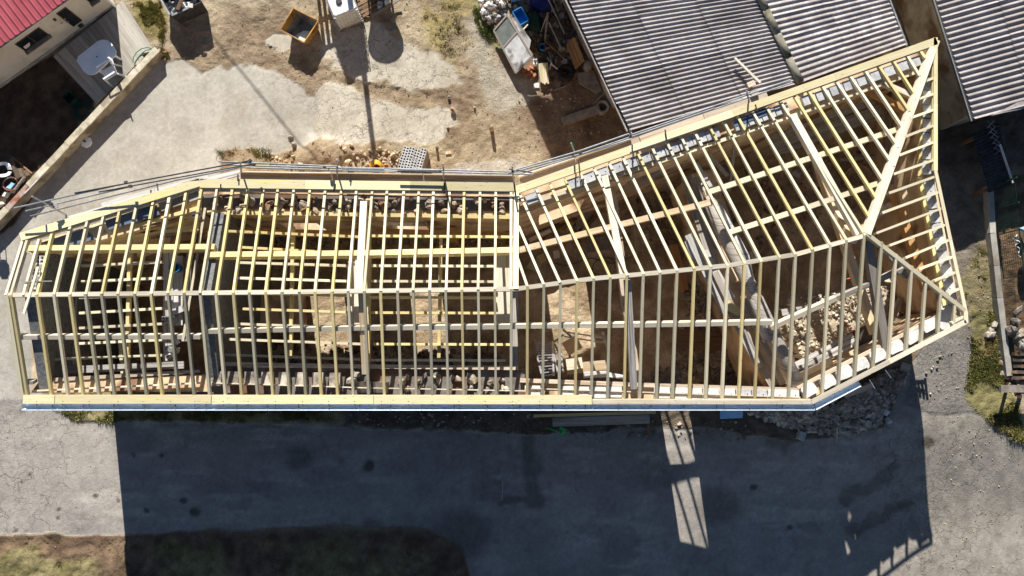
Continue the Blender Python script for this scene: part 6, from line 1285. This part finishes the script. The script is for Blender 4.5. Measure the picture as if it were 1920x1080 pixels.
b = MB(); b.tube([P(1903, 440, 3.0) + Vector((.06 * math.cos(t * 3) + .02 * t, -.12 * t, .05 * math.sin(t * 4))) for t in np.linspace(0, 6, 30)], .016, 5); solo('cord', b, 'plastic_white', 'white cord twisted round the outer edge of the mesh gate', 'cord', P(1903, 450, 3))
V, F = rocks([G(1908, 433, .3)], [.16], rng, .5); tag(npmesh('plastic_bag', V, F, 'plastic_lightblue'), 'crumpled bluish bag by the fence at the right edge', 'bag')
b = MB(); b.lathe(G(1917, 508), [(.16, 0), (.2, .3), (.18, .3), (.15, .03)], 14, closed=True); solo('bucket', b, 'plastic_black', 'black bucket on the brown soil at the right edge', 'bucket', G(1917, 508))
swl = T('stone_wall', 'tumbled dry stone wall end at the lower right by the grass', 'wall', 1890, 650)
for k in range(86):
    t = rng.random(); L1 = [(1884, 600), (1896, 640), (1925, 655)] if k < 46 else [(1884, 690), (1900, 725), (1925, 715)]
    i = int(t * 2) if t < 1 else 1; f = t * 2 - i; u = L1[i][0] + (L1[i + 1][0] - L1[i][0]) * f + rng.normal() * 5; v = L1[i][1] + (L1[i + 1][1] - L1[i][1]) * f + rng.normal() * 7
    s_ = rng.uniform(.08, .22) if k < 46 else rng.uniform(.05, .15); V, F = rocks([(0, 0, 0)], [s_], rng, .3); me = bpy.data.meshes.new('stone'); me.from_pydata([tuple(x) for x in V], [], [tuple(q) for q in F]); me.materials.append(M[random.choice(['rubble', 'rubble_tan', 'stone', 'rubble'])]); o = bpy.data.objects.new('stone', me); COL.objects.link(o); o.parent = swl; o.location = G(u, v, .3 + s_ * .4 if k < 46 else s_ * .5) - Vector(swl['_loc'])
for r in range(5):
    for c in range(4):
        A = G(1893 + c * 9.5, 664 + r * 11, .26 - r * .04); b = MB(); b.box(A, .19 + .04 * ((r + c) % 2), .12, .16, .08 * ((c * 7 + r) % 3 - 1)); b.build('stone', 'wood_brown' if (r + c) % 3 == 0 else 'frame_brown', swl)
tagp = T('trough', 'grey stone-topped trough on rusty legs at the right edge by the grass', 'trough', 1905, 730)
pbeam('top', 'curb_stone', tagp, P(1877, 729, 1.95), P(1960, 729, 1.95), .24, .12); pbeam('leg', 'rust_metal', tagp, G(1912, 745), P(1910, 738, 1.8), .12, .12, al=.5); pbeam('leg', 'rust_metal', tagp, G(1886, 735), P(1884, 730, 1.8), .1, .1, al=.5); pbeam('rail', 'rust_metal', tagp, P(1905, 737, 1.75), P(1960, 737, 1.75), .06, .1)
for k, (u, v) in enumerate([(1856, 622), (1852, 627), (1877, 660), (1862, 610)]):
    V, F = rocks([G(u, v, .06)], [rng.uniform(.1, .2)], rng, .3); tag(npmesh('stone', V, F, 'rubble'), ['large pale stone on the grass left of the tumbled wall', 'flat pale stone touching the large one on the grass', 'tan stone fallen at the foot of the tumbled wall', 'small pale stone above the large one on the grass'][k], 'stone')
# ================================================================== INSIDE THE HOUSE
def F0(u, v, dz=0.0): return G(u, v, dz)
ld = T('ladder', 'aluminium folding ladder leaning up to the street wall of the wing', 'ladder', 1015, 660)
la, lb_, lc, le = P(1000, 640, .4), P(1036, 640, .4), P(1017, 708, 4.5), P(1038, 704, 4.5)
for (a, c) in ((la, lc), (lb_, le)): pbeam('rail', 'alu', ld, a, c, .06, .03, al=.5)
for k in range(13): t = (k + .6) / 13; pbeam('rung', 'alu', ld, la + (lc - la) * t, lb_ + (le - lb_) * t, .035, .03, al=.5)
ld2 = T('ladder', 'second aluminium ladder standing close behind the folding one', 'ladder', 1045, 660)
la, lb_, lc, le = P(1036, 650, 1.0), P(1050, 648, 1.0), P(1046, 700, 4.3), P(1056, 698, 4.3)
for (a, c) in ((la, lc), (lb_, le)): pbeam('rail', 'alu', ld2, a, c, .05, .03, al=.5)
for k in range(9): t = (k + .6) / 9; pbeam('rung', 'alu', ld2, la + (lc - la) * t, lb_ + (le - lb_) * t, .03, .025, al=.5)
ld3 = T('ladder', 'thin steel ladder frame lying dim below the joists near the middle truss', 'ladder', 715, 670)
A, B, C, D = P(700, 640, .6), P(735, 640, .6), P(690, 680, 1.2), P(725, 678, 1.2)
for a, c in ((A, C), (B, D), ((A + B) / 2, (C + D) / 2)): pbeam('rail', 'galv', ld3, a, c, .025, .025, al=.5)
for t in (.1, .5, .95): pbeam('rung', 'galv', ld3, A + (C - A) * t, B + (D - B) * t, .02, .02, al=.5)
th = T('trestle', 'rough timber sawhorse standing half in the sun patch in the wing', 'trestle', 1100, 628)
for dv in (0, 9): pbeam('rail', 'wood_white', th, P(1058, 622 + dv, .85), P(1136, 634 + dv, .85), .05, .05)
for (a, c) in (((1056, 628, .9), (1040, 640, .05)), ((1056, 618, .9), (1072, 632, .05)), ((1134, 638, .9), (1118, 626, .05)), ((1130, 622, .9), (1140, 660, .05))): pbeam('leg', 'wood_white', th, P(*a), P(*c), .07, .05, al=.5)
for k, ((a, c), z, w, m_, lb) in enumerate([(((1060, 655), (1086, 640)), .6, .5, 'spruce_warm', 'brown chipboard sheet standing by the sawhorse'), (((1062, 684), (1092, 680)), 3.9, .34, 'board_pale', 'upper pale plank end on the wall head near the ladders'), (((1064, 696), (1094, 692)), 3.8, .22, 'board_yellow', 'yellow plank end just below the pale one near the ladders'), (((1092, 688), (1138, 684)), 3.7, .3, 'spruce_warm', 'reddish planks beside the yellow end on the wall head'), (((1094, 703), (1140, 701)), 4.0, .2, 'wood_white', 'whitish planks along the wall head right of the ladders'), (((1140, 702), (1172, 708)), 3.9, .14, 'paint_white_worn', 'white curved strip lying on the wall head past the planks')]):
    b = MB(); b.beam(P(*a, z), P(*c, z), w, .06); solo('plank', b, m_, lb, 'plank', P(*a, z))
# offcut pile in the inner corner of the wing
rp = np.random.default_rng(55)
for k, (u, v) in enumerate(rand_in([(985, 395), (1010, 385), (1075, 380), (1120, 385), (1110, 420), (1040, 440), (1000, 445)], 46, rp)):
    a = rp.uniform(-.6, .9) if rp.random() < .7 else rp.uniform(0, 3.1); L = rp.uniform(.25, 1.1); z = .08 + rp.random() * .4; c = P(u, v, z); dv_ = Vector((math.cos(a), math.sin(a), rp.uniform(-.15, .15))) * L / 2
    b = MB(); b.beam(c - dv_, c + dv_, rp.uniform(.06, .16), rp.uniform(.03, .06), twist=rp.uniform(-.5, .5)); solo('timber_offcut', b, random.choice(['spruce_warm', 'wood_orange', 'scaffold_plank', 'wood_brown', 'board_pale']), 'timber offcut in the loose pile filling the inner corner of the wing', 'offcut', c, 'offcut pile in the wing')
for k, ((a, c), z, w, m_, lb) in enumerate([(((1080, 430), (1130, 365)), .4, .16, 'wood_grey', 'long grey plank slanting over the offcut pile'), (((992, 492), (1012, 502)), .15, .4, 'board_yellow', 'yellow insulation square on the dim floor by the kink'), (((1012, 478), (1018, 492)), .2, .3, 'spruce_yellow', 'tan square board beside the yellow insulation'), (((1042, 470), (1045, 484)), .2, .22, 'board_pale', 'pale offcut square right of the tan board'), (((1258, 460), (1280, 545)), .5, .46, 'wood_orange', 'long orange-brown board standing on the floor by the dividing wall'), (((1270, 635), (1375, 640)), .5, .7, 'wood_brown', 'wide dark boards stacked on the floor under the lower purlin'), (((1100, 460), (1142, 455)), .06, .5, 'curb_stone', 'flat grey slab on the dim floor of the wing'), (((1410, 470), (1416, 488)), 1.0, .3, 'wood_white', 'white square offcut right of the dividing log'), (((1488, 322), (1500, 330)), 1.3, .2, 'wood_white', 'small white offcut on the dim floor of the far room'), (((1575, 300), (1660, 290)), 1.6, .12, 'wood_grey', 'grey plank over the floor near the rope bundle'), (((1466, 586), (1520, 578)), 1.9, .22, 'wood_white', 'short white plank at the top of the sunlit rubble'), (((1480, 560), (1500, 600)), 2.0, .12, 'wood_white', 'narrow white plank tilted on the sunlit rubble')]):
    b = MB(); b.beam(P(*a, z), P(*c, z), w, .05); solo('board', b, m_, lb, 'board', P(*a, z))
b = MB(); b.tube([G(1040 + 18 * k, 493 + 6 * math.sin(k * 1.3) - k * .8, .03) for k in range(9)] , .012, 5); b.tube([G(1135, 503, .03) + Vector((.35 * math.cos(t) * (1 + .1 * t), .4 * math.sin(t), 0)) for t in np.linspace(0, 8, 26)], .012, 5); solo('cable', b, 'plastic_black', 'black cable looping on the dim floor of the wing', 'cable', G(1110, 498))
b = MB()
for k in range(9): b.tube([G(1605, 335, .05 + k * .03) + Vector(((.25 + .03 * k) * math.cos(t + k), (.2 + .025 * k) * math.sin(t + k), .05 * math.sin(2 * t + k))) for t in np.linspace(0, 6.1, 18)], .025, 5)
solo('rope_bundle', b, 'rope', 'tangled bundle of pale rope and reed on the dim floor of the far room', 'rope', G(1605, 335))
bk_ = T('bucket', 'blue bucket standing on the pale planks of the left bay', 'bucket', 335, 503); q = P(335, 503, 3.72); b = MB(); bk_.location = q; bk_['_loc'] = tuple(q); b.lathe(q, [(.13, 0), (.17, .32), (.15, .32), (.12, .03)], 16, closed=True); b.build('body', 'plastic_blue', bk_); b = MB(); b.tube([q + Vector((.17 * math.cos(t), .02 + .1 * math.sin(t), .32 - .02 * math.sin(t))) for t in np.linspace(0, 3.14, 10)], .008, 5); b.build('handle', 'galv', bk_)
o = bpy.data.objects.new('concrete_block', cbm); COL.objects.link(o); o.location = P(320, 600, 3.75); o.rotation_euler = (0, 0, 0); tag(o, 'hollow grey block lying on the whitish plank in the left bay', 'concrete block')
o = bpy.data.objects.new('concrete_block', cbm); COL.objects.link(o); o.location = P(331, 578, 3.75); o.rotation_euler = (math.pi / 2, 0, .4); tag(o, 'hollow block tipped on its side beside the left bay bucket', 'concrete block')
for k, (u, v, s_) in enumerate([(325, 655, .16), (318, 668, .12), (330, 640, .1)]):
    V, F = slabs([P(u, v, 3.82)], [s_], rng); tag(npmesh('mortar_lump', V, F, 'block_grey'), ['largest mortar lump on the whitish plank of the left bay', 'mortar lump below the largest one on the left bay plank', 'small mortar lump above the largest one on the left bay plank'][k], 'mortar')
hz2 = lambda u, v: .05
stuff_rocks('floor_rubble', [(1425, 600), (1480, 560), (1620, 545), (1690, 520), (1740, 570), (1690, 640), (1500, 735), (1475, 690)], 2600, .008, .075, 'rubble_pale', lambda u, v: .45, rocks, seed=61, pw=2.6)
stuff_rocks('floor_rubble', [(1445, 640), (1480, 620), (1530, 690), (1500, 735), (1480, 720)], 260, .03, .11, 'rubble_pale', lambda u, v: .45, slabs, seed=62)
stuff_rocks('floor_rubble', [(1280, 540), (1340, 520), (1400, 640), (1420, 700), (1300, 710), (1260, 690), (1290, 600)], 650, .02, .10, 'rubble', None, slabs, seed=63, pw=2)
stuff_rocks('floor_rubble', [(1225, 690), (1420, 690), (1440, 715), (1220, 712)], 260, .02, .12, 'rubble', None, slabs, seed=64)
stuff_rocks('floor_rubble', [(470, 640), (940, 655), (950, 690), (470, 690)], 300, .03, .13, 'stone', None, slabs, seed=65)
stuff_rocks('floor_rubble', [(430, 430), (960, 430), (960, 462), (430, 462)], 420, .02, .11, 'stone', None, slabs, seed=66)
stuff_rocks('floor_rubble', [(1180, 380), (1340, 330), (1380, 420), (1230, 470)], 300, .02, .1, 'stone', None, slabs, seed=67)
stuff_rocks('floor_rubble', [(1400, 330), (1680, 240), (1690, 330), (1600, 400), (1420, 470)], 500, .015, .09, 'stone', None, slabs, seed=68)
# boards lying on the rubble floor beside the hipped corner wall
for k, ((a, c), z, w, m_, lb) in enumerate([(((1475, 705), (1605, 640)), 3.6, .22, 'wood_white', 'long white board along the inner edge of the hipped corner, outer one'), (((1480, 690), (1600, 628)), 3.2, .14, 'wood_white', 'narrow white board inside the outer one at the hipped corner'), (((1595, 640), (1660, 610)), 3.0, .5, 'frame_brown', 'dark wide board continuing the white ones at the hipped corner'), (((1500, 705), (1560, 675)), 3.9, .18, 'board_pale', 'pale board nearest the white corner blocks')]):
    b = MB(); b.beam(P(*a, z), P(*c, z), w, .06); solo('board', b, m_, lb, 'board', P(*a, z))
pl3 = T('pallet', 'pale slatted pallet standing inside the hipped corner', 'pallet', 1735, 580)
for k in range(5): pbeam('slat', 'board_pale', pl3, P(1737 + k * 7, 560 - k * 0 + k * 2, 3.2), P(1724 + k * 7, 596 - k * 3, 2.6), .09, .025)
for t in (.2, .8): pbeam('bearer', 'wood_grey', pl3, P(1737 - 13 * t, 560 + 36 * t, 3.13 - .6 * t), P(1765 - 13 * t, 568 + 24 * t, 3.13 - .6 * t), .07, .06)
for k, (a, c, z, lb) in enumerate([((1715, 590), (1722, 545), 2.2, 'dark plank standing in the hipped corner left of the pallet'), ((1668, 610), (1690, 560), 1.8, 'grey plank leaning over the rubble near the hipped corner'), ((1722, 552), (1726, 580), 2.6, 'yellow board end beside the pale pallet')]):
    b = MB(); b.beam(P(*a, z), P(*c, z + .4), .2 if k < 2 else .12, .05); solo('plank', b, ['wood_brown', 'wood_grey', 'board_yellow'][k], lb, 'plank', P(*a, z))
b = MB(); b.tube([P(1585, 605, 2.2), P(1592, 618, 2.2), P(1610, 618, 2.2)], .02, 5); b.tube([P(1580, 525, 2.2), P(1600, 520, 2.3), P(1612, 523, 2.2)], .02, 5); solo('hose', b, 'orange_hose', 'orange cord over the sunlit rubble of the far room', 'cord', P(1590, 610, 2.2))
b = MB(); b.tube([G(1205, 362, .1), G(1216, 348, .2), G(1228, 340, .1), G(1214, 352, .15)], .02, 5); solo('strap', b, 'orange_paint', 'yellow strap on the dim floor by the yard-side wall of the wing', 'strap', G(1212, 350))
# ================================================================== GRASS AND WEEDS
def blades(name, poly, n, h0, h1, m, seed, clump=6, keep=None):
    r = np.random.default_rng(seed); uv = rand_in(poly, max(1, n // clump), r); bp = []
    for (u, v) in uv: bp.append(G(u, v))
    bp = np.array([(p.x, p.y, p.z) for p in bp]); bp = np.repeat(bp, clump, 0); bp[:, :2] += r.normal(0, .05, (len(bp), 2))
    if keep: 
        f = fbm(bp[:, 0], bp[:, 1], keep, 4, seed) + .25 * (fbm(bp[:, 0], bp[:, 1], 5.0, 2, seed) - .5); bp = bp[f > .48]
    k = len(bp); a = r.uniform(0, 6.28, k); h = r.uniform(h0, h1, k); w = r.uniform(.006, .02, k); ln = r.uniform(.2, 1.1, k) * h; a2 = a + r.uniform(-1, 1, k)
    A = bp + np.stack([np.cos(a) * w, np.sin(a) * w, np.full(k, -.01)], 1); B = bp - np.stack([np.cos(a) * w, np.sin(a) * w, np.full(k, .01)], 1)
    C = bp + np.stack([np.cos(a2) * ln, np.sin(a2) * ln, h], 1)
    V = np.stack([A, B, C], 1).reshape(-1, 3); F = np.arange(3 * k).reshape(-1, 3); return tag(npmesh(name, V, F, m), kind='stuff')
blades('grass', [(0, 1035), (60, 1022), (110, 1048), (200, 1030), (240, 1018), (500, 1020), (850, 1040), (870, 1095), (0, 1095)], 36000, .06, .2, 'grass_blade', 71, 8, 1.3)
blades('grass', [(112, 768), (140, 788), (210, 793), (232, 786), (420, 790), (640, 786), (640, 768)], 9000, .05, .18, 'grass_blade', 72, 8, 1.5)
blades('grass', [(1825, 575), (1866, 590), (1880, 690), (1905, 760), (1922, 832), (1880, 812), (1832, 768), (1810, 742), (1824, 650)], 24000, .04, .14, 'grass_blade', 73, 8, 1.2)
blades('grass', [(1838, 455), (1856, 480), (1868, 590), (1822, 588), (1805, 545)], 3000, .02, .07, 'grass_blade', 74, 8, 1.4)
blades('weeds', [(250, 0), (300, 0), (312, 40), (305, 80), (270, 60)], 3500, .04, .16, 'grass_blade', 75, 10, 1.6)
blades('weeds', [(892, 10), (905, 40), (930, 64), (948, 98), (930, 90), (905, 66), (888, 30)], 2800, .04, .18, 'weed_green', 76, 12, 2.0)
blades('weeds', [(780, 0), (860, 0), (880, 90), (840, 120), (800, 60)], 2500, .02, .07, 'grass_blade', 77, 8, 1.4)
blades('weeds', [(294, 84), (312, 96), (318, 112), (300, 108)], 700, .04, .14, 'grass_blade', 78, 10)
blades('weeds', [(405, 282), (520, 278), (560, 284), (540, 296), (408, 296)], 2500, .02, .09, 'grass_blade', 79, 8, 1.5)
